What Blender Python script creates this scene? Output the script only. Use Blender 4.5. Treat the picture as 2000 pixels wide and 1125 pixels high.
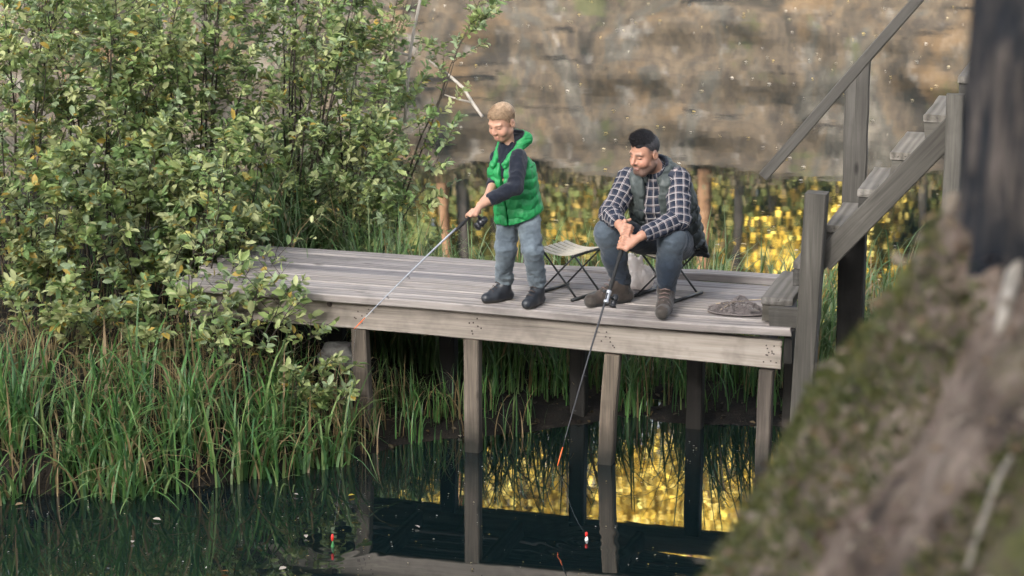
import bpy, bmesh, math, random
import numpy as np
from mathutils import Vector, Matrix
for o in list(bpy.data.objects): bpy.data.objects.remove(o)
scene = bpy.context.scene
COL = scene.collection
R = math.radians
# ------------------------------------------------------------------ camera
CAM_H, PITCH, FOCAL = 4.46, R(14.0), 85.0
cam_d = bpy.data.cameras.new("camera"); cam = bpy.data.objects.new("camera", cam_d); COL.objects.link(cam)
cam.location = (0, 0, CAM_H); cam.rotation_euler = (R(90) - PITCH, 0, 0)
cam_d.lens = FOCAL; cam_d.sensor_width = 36.0; cam_d.clip_end = 2000; cam_d.clip_start = 0.05
cam_d.dof.use_dof = True; cam_d.dof.focus_distance = 14.2; cam_d.dof.aperture_fstop = 4.0
scene.camera = cam
# ------------------------------------------------------------------ sky and sun
SUN_EL, SUN_AZ = R(29), R(210)      # azimuth measured clockwise from +Y: the sun stands behind the camera, to its left
w = bpy.data.worlds.new("World"); scene.world = w; w.use_nodes = True
nt = w.node_tree; bg = nt.nodes["Background"]
sky = nt.nodes.new("ShaderNodeTexSky"); sky.sky_type = 'NISHITA'; sky.sun_disc = False
sky.sun_elevation = SUN_EL; sky.sun_rotation = SUN_AZ; sky.air_density = 1.0; sky.dust_density = 4.0; sky.ozone_density = 1.0
hz = nt.nodes.new("ShaderNodeHueSaturation"); hz.inputs['Saturation'].default_value = 0.42   # thin high cloud: a pale, milky sky
nt.links.new(sky.outputs[0], hz.inputs['Color']); nt.links.new(hz.outputs[0], bg.inputs[0]); bg.inputs[1].default_value = 0.15
sl = bpy.data.lights.new("sun", 'SUN'); sun = bpy.data.objects.new("sun", sl); COL.objects.link(sun)
sl.energy = 5.0; sl.angle = R(12); sl.color = (1.0, 0.98, 0.945)
sd = Vector((math.sin(SUN_AZ)*math.cos(SUN_EL), math.cos(SUN_AZ)*math.cos(SUN_EL), math.sin(SUN_EL)))
sun.rotation_euler = sd.to_track_quat('Z', 'Y').to_euler(); sun.location = sd*60
vs = scene.view_settings
vs.view_transform = 'Standard'; vs.look = 'None'; vs.gamma = 1.0; vs.use_curve_mapping = False
vs.exposure = 1.85
scene.cycles.caustics_reflective = False; scene.cycles.caustics_refractive = False; scene.cycles.max_bounces = 5; scene.cycles.diffuse_bounces = 2; scene.cycles.glossy_bounces = 3; scene.cycles.transparent_max_bounces = 6
scene.cycles.use_denoising = True; scene.cycles.adaptive_threshold = 0.025; scene.cycles.sample_clamp_indirect = 6
# ------------------------------------------------------------------ helpers
rng = np.random.default_rng(7); random.seed(7)
FPX = 2000*FOCAL/36.0; SP, CP = math.sin(PITCH), math.cos(PITCH)
def ray(x, y): return np.array([x-1000.0, FPX*CP+(562.5-y)*SP, -FPX*SP+(562.5-y)*CP])
def atY(x, y, Y):                      # the point of the place seen at photo pixel (x, y), at distance Y
    d = ray(x, y); return np.array([0, 0, CAM_H])+d*(Y/d[1])
def atZ(x, y, z):
    d = ray(x, y); return np.array([0, 0, CAM_H])+d*((z-CAM_H)/d[2])
DA = np.array([-0.915, 13.963]); DU = np.array([0.959, -0.2835]); DN = np.array([0.2835, 0.959])
DYAW = math.atan2(DU[1], DU[0]); DECK = 0.93
def DK(u, v, z=DECK):                  # dock coordinates: u along the dock, v across it, away from the front edge
    p = DA+DU*u+DN*v; return np.array([p[0], p[1], z])
def mesh_from(name, V, F, smooth=False):
    me = bpy.data.meshes.new(name)
    V = np.asarray(V, dtype=np.float32).reshape(-1, 3)
    if isinstance(F, np.ndarray):
        n, k = F.shape
        me.vertices.add(len(V)); me.vertices.foreach_set("co", V.ravel())
        me.loops.add(n*k); me.loops.foreach_set("vertex_index", F.astype(np.int32).ravel())
        me.polygons.add(n); me.polygons.foreach_set("loop_start", np.arange(0, n*k, k, dtype=np.int32))
        me.update(calc_edges=True); me.validate()
    else:
        me.from_pydata([tuple(map(float, v)) for v in V], [], F); me.update()
    if smooth: me.polygons.foreach_set("use_smooth", np.ones(len(me.polygons), dtype=bool))
    return me
def set_col(me, C, name="Col"):
    a = me.color_attributes.new(name, 'FLOAT_COLOR', 'POINT')
    C = np.asarray(C, dtype=np.float32)
    if C.shape[1] == 3: C = np.hstack([C, np.ones((len(C), 1), dtype=np.float32)])
    a.data.foreach_set("color", C.ravel())
def set_vec(me, Vv, name):
    a = me.attributes.new(name, 'FLOAT_VECTOR', 'POINT'); a.data.foreach_set("vector", np.asarray(Vv, dtype=np.float32).ravel())
def obj(name, me, mat=None, parent=None, loc=None, rot=None):
    o = bpy.data.objects.new(name, me); COL.objects.link(o)
    if mat is not None and me is not None:
        if len(me.materials) == 0: me.materials.append(mat)
    if parent is not None: o.parent = parent
    if loc is not None: o.location = tuple(map(float, loc))
    if rot is not None: o.rotation_euler = rot
    return o
def tag(o, label, cat, group=None, kind=None):
    o["label"] = label; o["category"] = cat
    if group: o["group"] = group
    if kind: o["kind"] = kind
    return o
def struct(o, label=None):
    o["kind"] = "structure"
    if label: o["label"] = label
    return o
def thing(name, label, cat, loc=(0, 0, 0), rotz=0, group=None):
    o = bpy.data.objects.new(name, None); COL.objects.link(o); o.empty_display_size = 0.1
    o.location = tuple(map(float, loc)); o.rotation_euler = (0, 0, rotz)
    return tag(o, label, cat, group)
class MB:
    """collects simple shapes into one mesh"""
    def __init__(s): s.V = []; s.F = []; s.C = []
    def add(s, V, F, c=None):
        n = len(s.V); s.V += [tuple(map(float, v)) for v in V]; s.F += [tuple(int(i)+n for i in f) for f in F]
        if c is not None: s.C += [c]*len(V)
    def box(s, lo, hi, bev=0.0):
        x0, y0, z0 = lo; x1, y1, z1 = hi
        V = [(x0, y0, z0), (x1, y0, z0), (x1, y1, z0), (x0, y1, z0), (x0, y0, z1), (x1, y0, z1), (x1, y1, z1), (x0, y1, z1)]
        s.add(V, [(0, 3, 2, 1), (4, 5, 6, 7), (0, 1, 5, 4), (1, 2, 6, 5), (2, 3, 7, 6), (3, 0, 4, 7)])
    def tube(s, pts, rad, n=8, cap=True, c=None, flat=1.0, up=None):
        pts = [np.asarray(p, float) for p in pts]; m = len(pts)
        rad = [rad]*m if np.isscalar(rad) else list(rad)
        V = []; prev = None
        for i in range(m):
            t = pts[min(i+1, m-1)]-pts[max(i-1, 0)]; t = t/(np.linalg.norm(t)+1e-9)
            if prev is None:
                h = np.array([0, 0, 1.0]) if up is None else np.asarray(up, float)
                if abs(t@h) > 0.95: h = np.array([1.0, 0, 0])
                a = np.cross(t, h)
            else: a = prev-t*(prev@t)
            a /= np.linalg.norm(a)+1e-9; prev = a; b = np.cross(t, a)
            for k in range(n):
                q = 2*math.pi*k/n; V.append(pts[i]+rad[i]*(math.cos(q)*a+flat*math.sin(q)*b))
        F = []
        for i in range(m-1):
            for k in range(n):
                k2 = (k+1) % n; F.append((i*n+k, i*n+k2, (i+1)*n+k2, (i+1)*n+k))
        if cap: F.append(tuple(range(n))[::-1]); F.append(tuple((m-1)*n+k for k in range(n)))
        s.add(V, F, c)
    def lathe(s, origin, axis, prof, n=12, c=None):
        axis = np.asarray(axis, float); axis = axis/np.linalg.norm(axis)
        s.tube([np.asarray(origin, float)+axis*h for h, r in prof], [max(r, 1e-4) for h, r in prof], n=n, c=c)
    def mesh(s, name, smooth=False):
        me = mesh_from(name, s.V, s.F, smooth)
        if s.C and len(s.C) == len(s.V): set_col(me, s.C)
        return me
    def build(s, name, mat, parent=None, smooth=False, loc=None, rot=None):
        return obj(name, s.mesh(name, smooth), mat, parent, loc, rot)
# value noise in numpy
_lat = np.random.default_rng(3).random((64, 64, 64)).astype(np.float32)
def vnoise(P):
    P = np.asarray(P, dtype=np.float32); i = np.floor(P).astype(np.int32); f = P-i; f = f*f*(3-2*f); i &= 63; j = (i+1) & 63
    x0, y0, z0 = i[..., 0], i[..., 1], i[..., 2]; x1, y1, z1 = j[..., 0], j[..., 1], j[..., 2]; fx, fy, fz = f[..., 0], f[..., 1], f[..., 2]
    c = lambda a, b, d: _lat[a, b, d]
    a0 = c(x0, y0, z0)*(1-fx)+c(x1, y0, z0)*fx; a1 = c(x0, y1, z0)*(1-fx)+c(x1, y1, z0)*fx
    b0 = c(x0, y0, z1)*(1-fx)+c(x1, y0, z1)*fx; b1 = c(x0, y1, z1)*(1-fx)+c(x1, y1, z1)*fx
    return (a0*(1-fy)+a1*fy)*(1-fz)+(b0*(1-fy)+b1*fy)*fz
def fbm(P, o=4):
    P = np.asarray(P, dtype=np.float32); r = 0; a = 0.5
    for k in range(o): r = r+a*(vnoise(P*(2**k)+17.3*k)-0.5); a *= 0.5
    return r*2
# ------------------------------------------------------------------ materials
class NT:
    def __init__(s, name):
        s.m = bpy.data.materials.new(name); s.m.use_nodes = True; s.t = s.m.node_tree; s.n = s.t.nodes; s.l = s.t.links
        s.b = s.n["Principled BSDF"]; s.out = s.n["Material Output"]
    def node(s, k, **kw):
        n = s.n.new(k)
        for a, v in kw.items():
            if a == 'inp':
                for i, val in v.items():
                    if isinstance(val, bpy.types.NodeSocket): s.l.new(val, n.inputs[i])
                    else: n.inputs[i].default_value = val
            else: setattr(n, a, v)
        return n
    def link(s, a, b): s.l.new(a, b)
    def coord(s, scale=(1, 1, 1), kind='Object', rand=0.0):
        tc = s.node("ShaderNodeTexCoord"); src = tc.outputs[kind]
        if rand:
            oi = s.node("ShaderNodeObjectInfo"); mu = s.node("ShaderNodeMath", operation='MULTIPLY', inp={0: oi.outputs['Random'], 1: rand})
            va = s.node("ShaderNodeVectorMath", operation='ADD', inp={0: src, 1: mu.outputs[0]}); src = va.outputs[0]
        mp = s.node("ShaderNodeMapping", inp={0: src}); mp.inputs['Scale'].default_value = scale
        return mp.outputs[0]
    def noise(s, vec, scale=5, detail=4, rough=0.55, dist=0.0):
        return s.node("ShaderNodeTexNoise", inp={'Vector': vec, 'Scale': scale, 'Detail': detail, 'Roughness': rough, 'Distortion': dist}).outputs[0]
    def ramp(s, fac, stops, interp='LINEAR'):
        r = s.node("ShaderNodeValToRGB", inp={0: fac}); cr = r.color_ramp; cr.interpolation = interp
        while len(cr.elements) < len(stops): cr.elements.new(0.5)
        for e, (p, c) in zip(cr.elements, stops): e.position = p; e.color = (*c, 1) if len(c) == 3 else c
        return r.outputs[0]
    def mix(s, fac, a, b, blend='MIX'):
        m = s.node("ShaderNodeMix", data_type='RGBA', blend_type=blend)
        for sock, val in ((m.inputs[0], fac), (m.inputs[6], a), (m.inputs[7], b)):
            if isinstance(val, bpy.types.NodeSocket): s.l.new(val, sock)
            elif np.isscalar(val): sock.default_value = val
            else: sock.default_value = (*val, 1) if len(val) == 3 else val
        return m.outputs[2]
    def math(s, op, a, b=0.0, clamp=False):
        return s.node("ShaderNodeMath", operation=op, use_clamp=clamp, inp={0: a, 1: b}).outputs[0]
    def attr(s, name): return s.node("ShaderNodeAttribute", attribute_name=name).outputs['Color']
    def set(s, col=None, rough=0.6, spec=0.5, bump=None, bstr=0.3, bdist=0.01, metal=0.0):
        def put(sock, v):
            if isinstance(v, bpy.types.NodeSocket): s.l.new(v, sock)
            elif np.isscalar(v): sock.default_value = v
            else: sock.default_value = (*v, 1)
        if col is not None: put(s.b.inputs['Base Color'], col)
        put(s.b.inputs['Roughness'], rough); put(s.b.inputs['Specular IOR Level'], spec); put(s.b.inputs['Metallic'], metal)
        if bump is not None:
            b = s.node("ShaderNodeBump", inp={'Height': bump, 'Strength': bstr, 'Distance': bdist}); s.l.new(b.outputs[0], s.b.inputs['Normal'])
        return s.m
def plain(name, col, rough=0.5, spec=0.5, metal=0.0, var=0.15, scale=40):
    t = NT(name); n = t.noise(t.coord(), scale, 3)
    c = t.ramp(n, [(0.3, tuple(x*(1-var) for x in col)), (0.7, tuple(min(1, x*(1+var)) for x in col))])
    return t.set(c, rough, spec, n, 0.1, 0.002, metal)
def wood(name, dark, mid, light, stain=(0.05, 0.045, 0.04), wet=False, along=0):
    t = NT(name); sc = [9.0, 9.0, 9.0]; sc[along] = 0.55
    v = t.coord(tuple(sc), rand=37.0)
    big = t.noise(v, 1.6, 5, 0.6, 1.2)
    fine = t.noise(t.coord(tuple(x*4 if i != along else x*1.5 for i, x in enumerate(sc)), rand=37.0), 3.0, 5, 0.65, 0.4)
    ring = t.node("ShaderNodeTexWave", wave_type='BANDS', bands_direction='Y', inp={'Vector': v, 'Scale': 0.8, 'Distortion': 7.0, 'Detail': 3.0, 'Detail Scale': 0.6}).outputs[1]
    h = t.math('ADD', t.math('MULTIPLY', big, 0.5), t.math('ADD', t.math('MULTIPLY', fine, 0.36), t.math('MULTIPLY', ring, 0.16)))
    c = t.ramp(h, [(0.33, dark), (0.5, mid), (0.66, light)])
    oi = t.node("ShaderNodeObjectInfo").outputs['Random']
    tint = t.ramp(oi, [(0.0, (0.70, 0.70, 0.73)), (0.5, (1.0, 0.98, 0.96)), (1.0, (1.22, 1.16, 1.08))])
    c = t.mix(1.0, c, tint, 'MULTIPLY')
    blot = t.noise(t.coord((2.2, 2.2, 2.2), rand=11.0), 1.3, 4, 0.7)
    c = t.mix(t.ramp(blot, [(0.52, (0, 0, 0)), (0.78, (0.6, 0.6, 0.6))]), c, stain)
    crack = t.ramp(t.noise(t.coord(tuple(x*3 if i != along else x*0.6 for i, x in enumerate(sc)), rand=5.0), 2.2, 2, 0.5), [(0.27, (1, 1, 1)), (0.32, (0, 0, 0))])
    c = t.mix(t.math('MULTIPLY', crack, 0.75), c, tuple(x*0.35 for x in dark))
    kv = t.node("ShaderNodeTexVoronoi", inp={'Vector': t.coord(tuple(7.0 if i != along else 2.6 for i in range(3)), rand=23.0), 'Scale': 1.0, 'Randomness': 1.0}).outputs['Distance']
    c = t.mix(t.ramp(kv, [(0.05, (0.85,)*3), (0.13, (0.0,)*3)]), c, tuple(x*0.45 for x in dark))      # knots
    if wet:      # the soaked foot of a post that stands in water
        geo = t.node("ShaderNodeNewGeometry"); sep = t.node("ShaderNodeSeparateXYZ", inp={0: geo.outputs['Position']})
        zz = t.math('ADD', sep.outputs[2], t.math('MULTIPLY', blot, 0.25))
        wf = t.ramp(zz, [(0.17, (1, 1, 1)), (0.40, (0, 0, 0))]); c = t.mix(t.math('MULTIPLY', wf, 0.95), c, (0.014, 0.014, 0.011))
    hb = t.math('SUBTRACT', h, t.math('MULTIPLY', crack, 0.5))
    return t.set(c, t.ramp(fine, [(0.3, (0.6,)*3), (0.7, (0.85,)*3)]), 0.3, hb, 0.4, 0.005)
M = {}
M['deck'] = wood('deck_wood', (0.125, 0.113, 0.110), (0.22, 0.203, 0.199), (0.32, 0.298, 0.29))
M['beam'] = wood('beam_wood', (0.115, 0.101, 0.091), (0.235, 0.211, 0.19), (0.335, 0.305, 0.28), (0.055, 0.045, 0.04))
M['post'] = wood('post_wood', (0.05, 0.042, 0.034), (0.145, 0.12, 0.096), (0.24, 0.205, 0.165), (0.03, 0.025, 0.02), wet=True, along=2)
M['stair'] = wood('stair_wood', (0.036, 0.034, 0.029), (0.076, 0.071, 0.062), (0.125, 0.118, 0.104))
M['stair_v'] = wood('stair_post_wood', (0.036, 0.034, 0.029), (0.076, 0.071, 0.062), (0.125, 0.118, 0.104), along=2)
M['tread'] = wood('skylit_tread_wood', (0.075, 0.069, 0.060), (0.145, 0.135, 0.12), (0.215, 0.20, 0.18))  # stair wood made paler: sky light on the treads put into the colour
M['dark_wood'] = wood('shaded_wood', (0.006, 0.006, 0.006), (0.013, 0.012, 0.011), (0.02, 0.019, 0.017), along=2)  # near-black colour stands in for the shade under deck and stairs
M['iron'] = plain('rusty_iron', (0.05, 0.035, 0.03), 0.7)
# ================================================================== the setting
def water_material():
    t = NT('pond_water'); geo = t.node("ShaderNodeNewGeometry"); pos = geo.outputs['Position']
    mp = t.node("ShaderNodeMapping", inp={0: pos}); mp.inputs['Scale'].default_value = (1.0, 1.0, 1.0)
    n1 = t.noise(mp.outputs[0], 3.0, 3, 0.5); n2 = t.noise(mp.outputs[0], 0.5, 2, 0.5)
    h = t.math('ADD', t.math('MULTIPLY', n1, 0.35), n2)
    # rings spreading from the two floats
    for fx, fy in FLOATS:
        d = t.node("ShaderNodeVectorMath", operation='DISTANCE', inp={0: pos, 1: (fx, fy, 0.0)}).outputs['Value']
        s = t.math('SINE', t.math('MULTIPLY', d, 62.0)); fall = t.ramp(d, [(0.0, (1, 1, 1)), (0.42, (0, 0, 0))])
        h = t.math('ADD', h, t.math('MULTIPLY', t.math('MULTIPLY', s, fall), 0.22))
    b = t.node("ShaderNodeBump", inp={'Height': h, 'Strength': 0.09, 'Distance': 0.012})
    gl = t.node("ShaderNodeBsdfGlossy", inp={'Color': (1, 1, 1, 1), 'Roughness': 0.02}); t.link(b.outputs[0], gl.inputs['Normal'])
    df = t.node("ShaderNodeBsdfDiffuse", inp={'Color': (0.004, 0.009, 0.010, 1)})
    fr = t.node("ShaderNodeFresnel", inp={'IOR': 2.7}); t.link(b.outputs[0], fr.inputs['Normal'])
    mx = t.node("ShaderNodeMixShader"); t.link(fr.outputs[0], mx.inputs[0]); t.link(df.outputs[0], mx.inputs[1]); t.link(gl.outputs[0], mx.inputs[2])
    t.link(mx.outputs[0], t.out.inputs[0]); return t.m
FLOATS = [tuple(atZ(649, 1068, 0)[:2]), tuple(atZ(1145, 1055, 0)[:2])]
M['water'] = water_material()
wm = mesh_from('water', [(-300, -60, 0), (300, -60, 0), (300, 400, 0), (-300, 400, 0)], [(0, 1, 2, 3)])
struct(obj('water', wm, M['water']), 'still dark forest pond mirroring the far cliff and trees')

# ---- the low bank and the spit under the dock
FS = np.array([(-30, 13.2), (-9, 12.9), (-4, 13.0), (-2.9, 13.05), (-1.77, 13.2), (-1.06, 13.62), (-0.35, 14.12), (0.3, 14.3), (0.95, 14.36), (1.6, 14.36), (2.6, 14.0), (4, 12.5), (6, 9.0), (12, 7.0), (30, 6.0)])
BS = np.array([(-30, 30), (-9, 24), (-4.5, 21), (-2.5, 19.0), (-1.2, 17.6), (0.0, 16.7), (1.5, 16.2), (3, 16.0), (5, 16.5), (8, 18), (30, 20)])
def bank_h(X, Y):
    X = np.asarray(X, float); Y = np.asarray(Y, float)
    wob = 0.16*fbm(np.stack([X*1.3, Y*1.3, X*0+5], -1), 3)
    f = Y-np.interp(X, FS[:, 0], FS[:, 1])+wob; b = np.interp(X, BS[:, 0], BS[:, 1])-Y+wob
    d = np.minimum(f, b)
    left = np.clip((-0.6-X)/1.2, 0, 1); right = np.clip((X-2.6)/2.0, 0, 1)
    top = 0.10+0.38*left+0.9*right
    h = np.where(d > 0, top*(1-np.exp(-d/(0.30+0.25*(1-left)))), 0.8*d)
    h = h+np.where(d > 0, np.clip(d-0.8, 0, 5)*0.10*left+np.clip(d-0.3, 0, 6)*0.35*right, 0)
    n = fbm(np.stack([X*2.2, Y*2.2, X*0], -1), 4)*0.10+fbm(np.stack([X*9, Y*9, X*0+3], -1), 2)*0.025
    return h+n*np.clip((d+0.05)*3, 0, 1)-0.01
def grid_mesh(name, xs, ys, hf, cut=None):
    X, Y = np.meshgrid(xs, ys, indexing='ij'); Z = hf(X, Y)
    V = np.stack([X, Y, Z], -1).reshape(-1, 3); nx, ny = len(xs), len(ys)
    i = (np.arange(nx-1)[:, None]*ny+np.arange(ny-1)[None]).ravel()
    F = np.stack([i, i+ny, i+ny+1, i+1], -1)
    if cut is not None: F = F[cut(V[F].mean(1))]
    return mesh_from(name, V, F, True)
def soil_material(name, a, b, c, moss=None, scale=6, flk=0.35):
    t = NT(name); v = t.coord((1, 1, 1)); n = t.noise(v, scale, 6, 0.65); n2 = t.noise(v, scale*9, 4, 0.7); n3 = t.noise(v, 1.3, 3, 0.5)
    col = t.ramp(n, [(0.32, a), (0.5, b), (0.68, c)])
    vo = t.node("ShaderNodeTexVoronoi", inp={'Vector': v, 'Scale': scale*11}); flake = t.ramp(vo.outputs['Distance'], [(0.1, (1, 1, 1)), (0.32, (0, 0, 0))])
    fc = t.mix(0.65, vo.outputs['Color'], (0.5, 0.4, 0.3), 'MULTIPLY')
    col = t.mix(t.math('MULTIPLY', flake, flk), col, t.mix(0.6, fc, (0.20, 0.14, 0.09)))
    if moss:
        mf = t.ramp(t.math('ADD', n3, t.math('MULTIPLY', n2, 0.25)), [(0.62, (0, 0, 0)), (0.74, (1, 1, 1))])
        col = t.mix(mf, col, t.ramp(n2, [(0.3, moss[0]), (0.7, moss[1])]))
    h = t.math('ADD', n, t.math('MULTIPLY', n2, 0.5)); return t.set(col, 0.9, 0.2, h, 0.8, 0.03)
M['soil'] = soil_material('bank_soil', (0.006, 0.006, 0.006), (0.014, 0.012, 0.010), (0.032, 0.026, 0.02), None, 6, 0.08)
gb = grid_mesh('bank_ground', np.concatenate([np.arange(-30, -6, 0.6), np.arange(-6, 5, 0.07), np.arange(5, 30, 0.6)]),
               np.concatenate([np.arange(6, 12.6, 0.5), np.arange(12.6, 17.5, 0.07), np.arange(17.5, 31, 0.4)]), bank_h,
               lambda c: c[:, 2] > -0.45)
struct(obj('bank_ground', gb, M['soil']), 'dark muddy bank and spit of land under the dock')

# ---- far shore: sandstone cliff, land on top of it
CY = 50.0
def rock_material():
    t = NT('sandstone'); v = t.coord((1, 1, 1)); vs_ = t.coord((0.9, 0.9, 0.35)); vh = t.coord((0.35, 0.35, 2.6))
    n = t.noise(vs_, 0.7, 6, 0.62, 0.8); n2 = t.noise(v, 3.5, 6, 0.72); n3 = t.noise(vh, 1.1, 5, 0.6, 0.9)
    col = t.ramp(n, [(0.35, (0.020, 0.018, 0.014)), (0.43, (0.078, 0.060, 0.042)), (0.50, (0.122, 0.090, 0.058)), (0.57, (0.082, 0.074, 0.060)), (0.68, (0.175, 0.150, 0.118))])
    col = t.mix(t.ramp(n2, [(0.36, (0.8,)*3), (0.60, (0.0,)*3)]), col, (0.038, 0.030, 0.025))
    col = t.mix(t.ramp(t.noise(v, 1.7, 4, 0.6), [(0.58, (0, 0, 0)), (0.70, (0.6,)*3)]), col, (0.22, 0.20, 0.175))
    col = t.mix(t.ramp(t.noise(v, 0.55, 4, 0.6), [(0.56, (0, 0, 0)), (0.66, (0.55,)*3)]), col, (0.17, 0.105, 0.05))
    col = t.mix(t.ramp(n3, [(0.36, (1,)*3), (0.39, (0, 0, 0))]), col, (0.012, 0.010, 0.009))
    col = t.mix(t.ramp(t.noise(v, 0.9, 5, 0.65), [(0.60, (0, 0, 0)), (0.68, (0.7,)*3)]), col, (0.065, 0.070, 0.028))
    return t.set(col, 0.9, 0.2, t.math('ADD', n2, n3), 0.7, 0.12)
M['rock'] = rock_material()
def cliff():
    xs = np.arange(-34, 34.01, 0.22); ts = np.linspace(0, 1, 48); X, T = np.meshgrid(xs, ts, indexing='ij')
    H = 6.15+0.75*fbm(np.stack([X*0.45, X*0, X*0], -1), 4)
    Z = -0.4+T*(H+0.4)
    ledge = np.abs(((Z*0.9+0.5*fbm(np.stack([X*0.25, Z*0.2, X*0+9], -1), 3)) % 1.0)-0.5)
    Y = CY+0.32*Z-0.5*ledge+1.4*fbm(np.stack([X*0.22, Z*0.3, X*0], -1), 4)+0.35*fbm(np.stack([X*1.4, Z*2.0, X*0+4], -1), 4)
    top = np.clip((T-0.93)/0.07, 0, 1); Y = Y+top**2*1.9
    V = np.stack([X, Y, Z], -1).reshape(-1, 3); nx, ny = len(xs), len(ts)
    i = (np.arange(nx-1)[:, None]*ny+np.arange(ny-1)[None]).ravel(); F = np.stack([i, i+ny, i+ny+1, i+1], -1)
    return mesh_from('cliff', V, F, True)
struct(obj('cliff', cliff(), M['rock']), 'brown sandstone cliff on the far shore, mirrored in the water')
M['forest_floor'] = soil_material('forest_floor', (0.05, 0.04, 0.025), (0.10, 0.075, 0.04), (0.16, 0.12, 0.06), ((0.05, 0.07, 0.02), (0.09, 0.11, 0.03)), 2)
fl = grid_mesh('forest_floor', np.linspace(-200, 200, 60), np.concatenate([np.linspace(53.4, 60, 12), np.linspace(64, 400, 30)]),
               lambda X, Y: 6.05+np.clip(Y-54, 0, 400)*0.05+0.35*fbm(np.stack([X*0.3, Y*0.3, X*0], -1), 3))
struct(obj('forest_floor', fl, M['forest_floor']), 'leaf covered forest floor on top of the far cliff')

# ---- leaves, generic
def leaf_material(name, trans=0.35, rough=0.42, spec=0.5):
    t = NT(name); c = t.attr("Col"); n = t.noise(t.coord(), 30, 2)
    c = t.mix(t.ramp(n, [(0.3, (0.12,)*3), (0.7, (0,)*3)]), c, (0.02, 0.03, 0.01)); t.set(c, rough, spec)
    tr = t.node("ShaderNodeBsdfTranslucent"); t.link(c, tr.inputs[0])
    mx = t.node("ShaderNodeMixShader"); mx.inputs[0].default_value = trans
    t.link(t.b.outputs[0], mx.inputs[1]); t.link(tr.outputs[0], mx.inputs[2]); t.link(mx.outputs[0], t.out.inputs[0]); return t.m
M['leaf'] = leaf_material('shrub_leaf', 0.38, 0.52, 0.4); M['far_leaf'] = leaf_material('tree_leaf', 0.18, 0.65, 0.25); M['blade'] = leaf_material('sedge_blade', 0.3, 0.45)
LV = np.array([(0, 0, 0), (0.30, 0.40, 0.07), (0.34, 0, -0.03), (0.30, -0.40, 0.07), (0.70, 0.42, 0.05), (0.72, 0, -0.05), (0.70, -0.42, 0.05), (1.0, 0, -0.12)])
LF = np.array([(0, 2, 1, 1), (0, 3, 2, 2), (1, 2, 5, 4), (2, 3, 6, 5), (4, 5, 7, 7), (5, 6, 7, 7)])
LF_T = np.array([(0, 2, 1), (0, 3, 2), (1, 2, 5), (1, 5, 4), (2, 3, 6), (2, 6, 5), (4, 5, 7), (5, 6, 7)])
def leaves_mesh(name, pos, fwd, nrm, ln, wd, cols):
    """one mesh of many leaves; pos, fwd, nrm (n,3), ln/wd (n,)"""
    n = len(pos); f = fwd/(np.linalg.norm(fwd, axis=1, keepdims=True)+1e-9)
    s = np.cross(nrm, f); s /= np.linalg.norm(s, axis=1, keepdims=True)+1e-9; u = np.cross(f, s)
    V = pos[:, None]+f[:, None]*(LV[None, :, :1]*ln[:, None, None])+s[:, None]*(LV[None, :, 1:2]*wd[:, None, None])+u[:, None]*(LV[None, :, 2:]*ln[:, None, None])
    F = (LF_T[None]+(np.arange(n)*8)[:, None, None]).reshape(-1, 3)
    me = mesh_from(name, V.reshape(-1, 3), F, True); set_col(me, np.repeat(cols, 8, axis=0)); return me
def unit(v): return v/(np.linalg.norm(v, axis=-1, keepdims=True)+1e-9)

# ---- trees on the far cliff, seen in the water
M['pine_bark'] = soil_material('pine_bark', (0.12, 0.065, 0.036), (0.25, 0.14, 0.075), (0.32, 0.20, 0.12), None, 3)
M['grey_bark'] = soil_material('grey_bark', (0.03, 0.026, 0.022), (0.065, 0.056, 0.047), (0.10, 0.088, 0.075), None, 3)
def far_tree(name, label, x, y, h, rad, crown0, cr, cols, nleaf, seed, bark, cat='tree', group=None, leafsize=0.22):
    g = np.random.default_rng(seed); z0 = 6.0+max(0, y-54)*0.05
    t = thing(name, label, cat, (x, y, z0), 0, group)
    mb = MB(); k = 7; lean = g.normal(0, 0.02, 2)
    pts = [np.array([lean[0]*h*i/k+0.06*math.sin(i+seed), lean[1]*h*i/k, -0.3+(h+0.3)*i/k]) for i in range(k+1)]
    mb.tube(pts, [rad*(1-0.8*i/k)*(1.25 if i == 0 else 1) for i in range(k+1)], 9)
    tips = []
    for b in range(int(10+h)):
        f = g.uniform(crown0, 0.97); p0 = pts[0]*(1-f)+pts[-1]*f; a = g.uniform(0, 6.28)
        L = cr*(0.45+0.75*math.sin(math.pi*min(1, (f-crown0)/(1-crown0)*0.85+0.12)))*g.uniform(0.7, 1.15)
        p2 = p0+np.array([math.cos(a)*L, math.sin(a)*L, L*g.uniform(0.05, 0.5)]); p1 = (p0+p2)/2+np.array([0, 0, 0.1*L])
        mb.tube([p0, p1, p2], [rad*0.22, rad*0.13, rad*0.04], 5); tips += [p1, p2, (p1+p2)/2]
    mb.build('trunk', bark, t, True)
    tips = np.array(tips); c = tips[g.integers(0, len(tips), nleaf//30)]
    cl = c+g.normal(0, 0.3, c.shape)*cr*0.5
    pos = np.repeat(cl, 30, 0)+g.normal(0, 1, (len(cl)*30, 3))*np.array([0.42, 0.42, 0.28])*cr*0.45
    n = len(pos); fw = g.normal(0, 1, (n, 3)); nr = g.normal(0, 0.7, (n, 3))+np.array([-0.5, -1.0, 0.6])
    cc = np.array(cols)[np.repeat(g.integers(0, len(cols), len(cl)), 30)]*g.uniform(0.7, 1.2, (n, 1)); ls = g.uniform(0.7, 1.3, n)*leafsize
    obj('crown', leaves_mesh('crown', pos, fw, nr, ls, ls*0.75, np.clip(cc, 0, 0.95)), M['far_leaf'], t); return t
GOLD = [(0.90, 0.66, 0.12), (0.90, 0.60, 0.09), (0.92, 0.75, 0.22), (0.85, 0.68, 0.20)]
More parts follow.
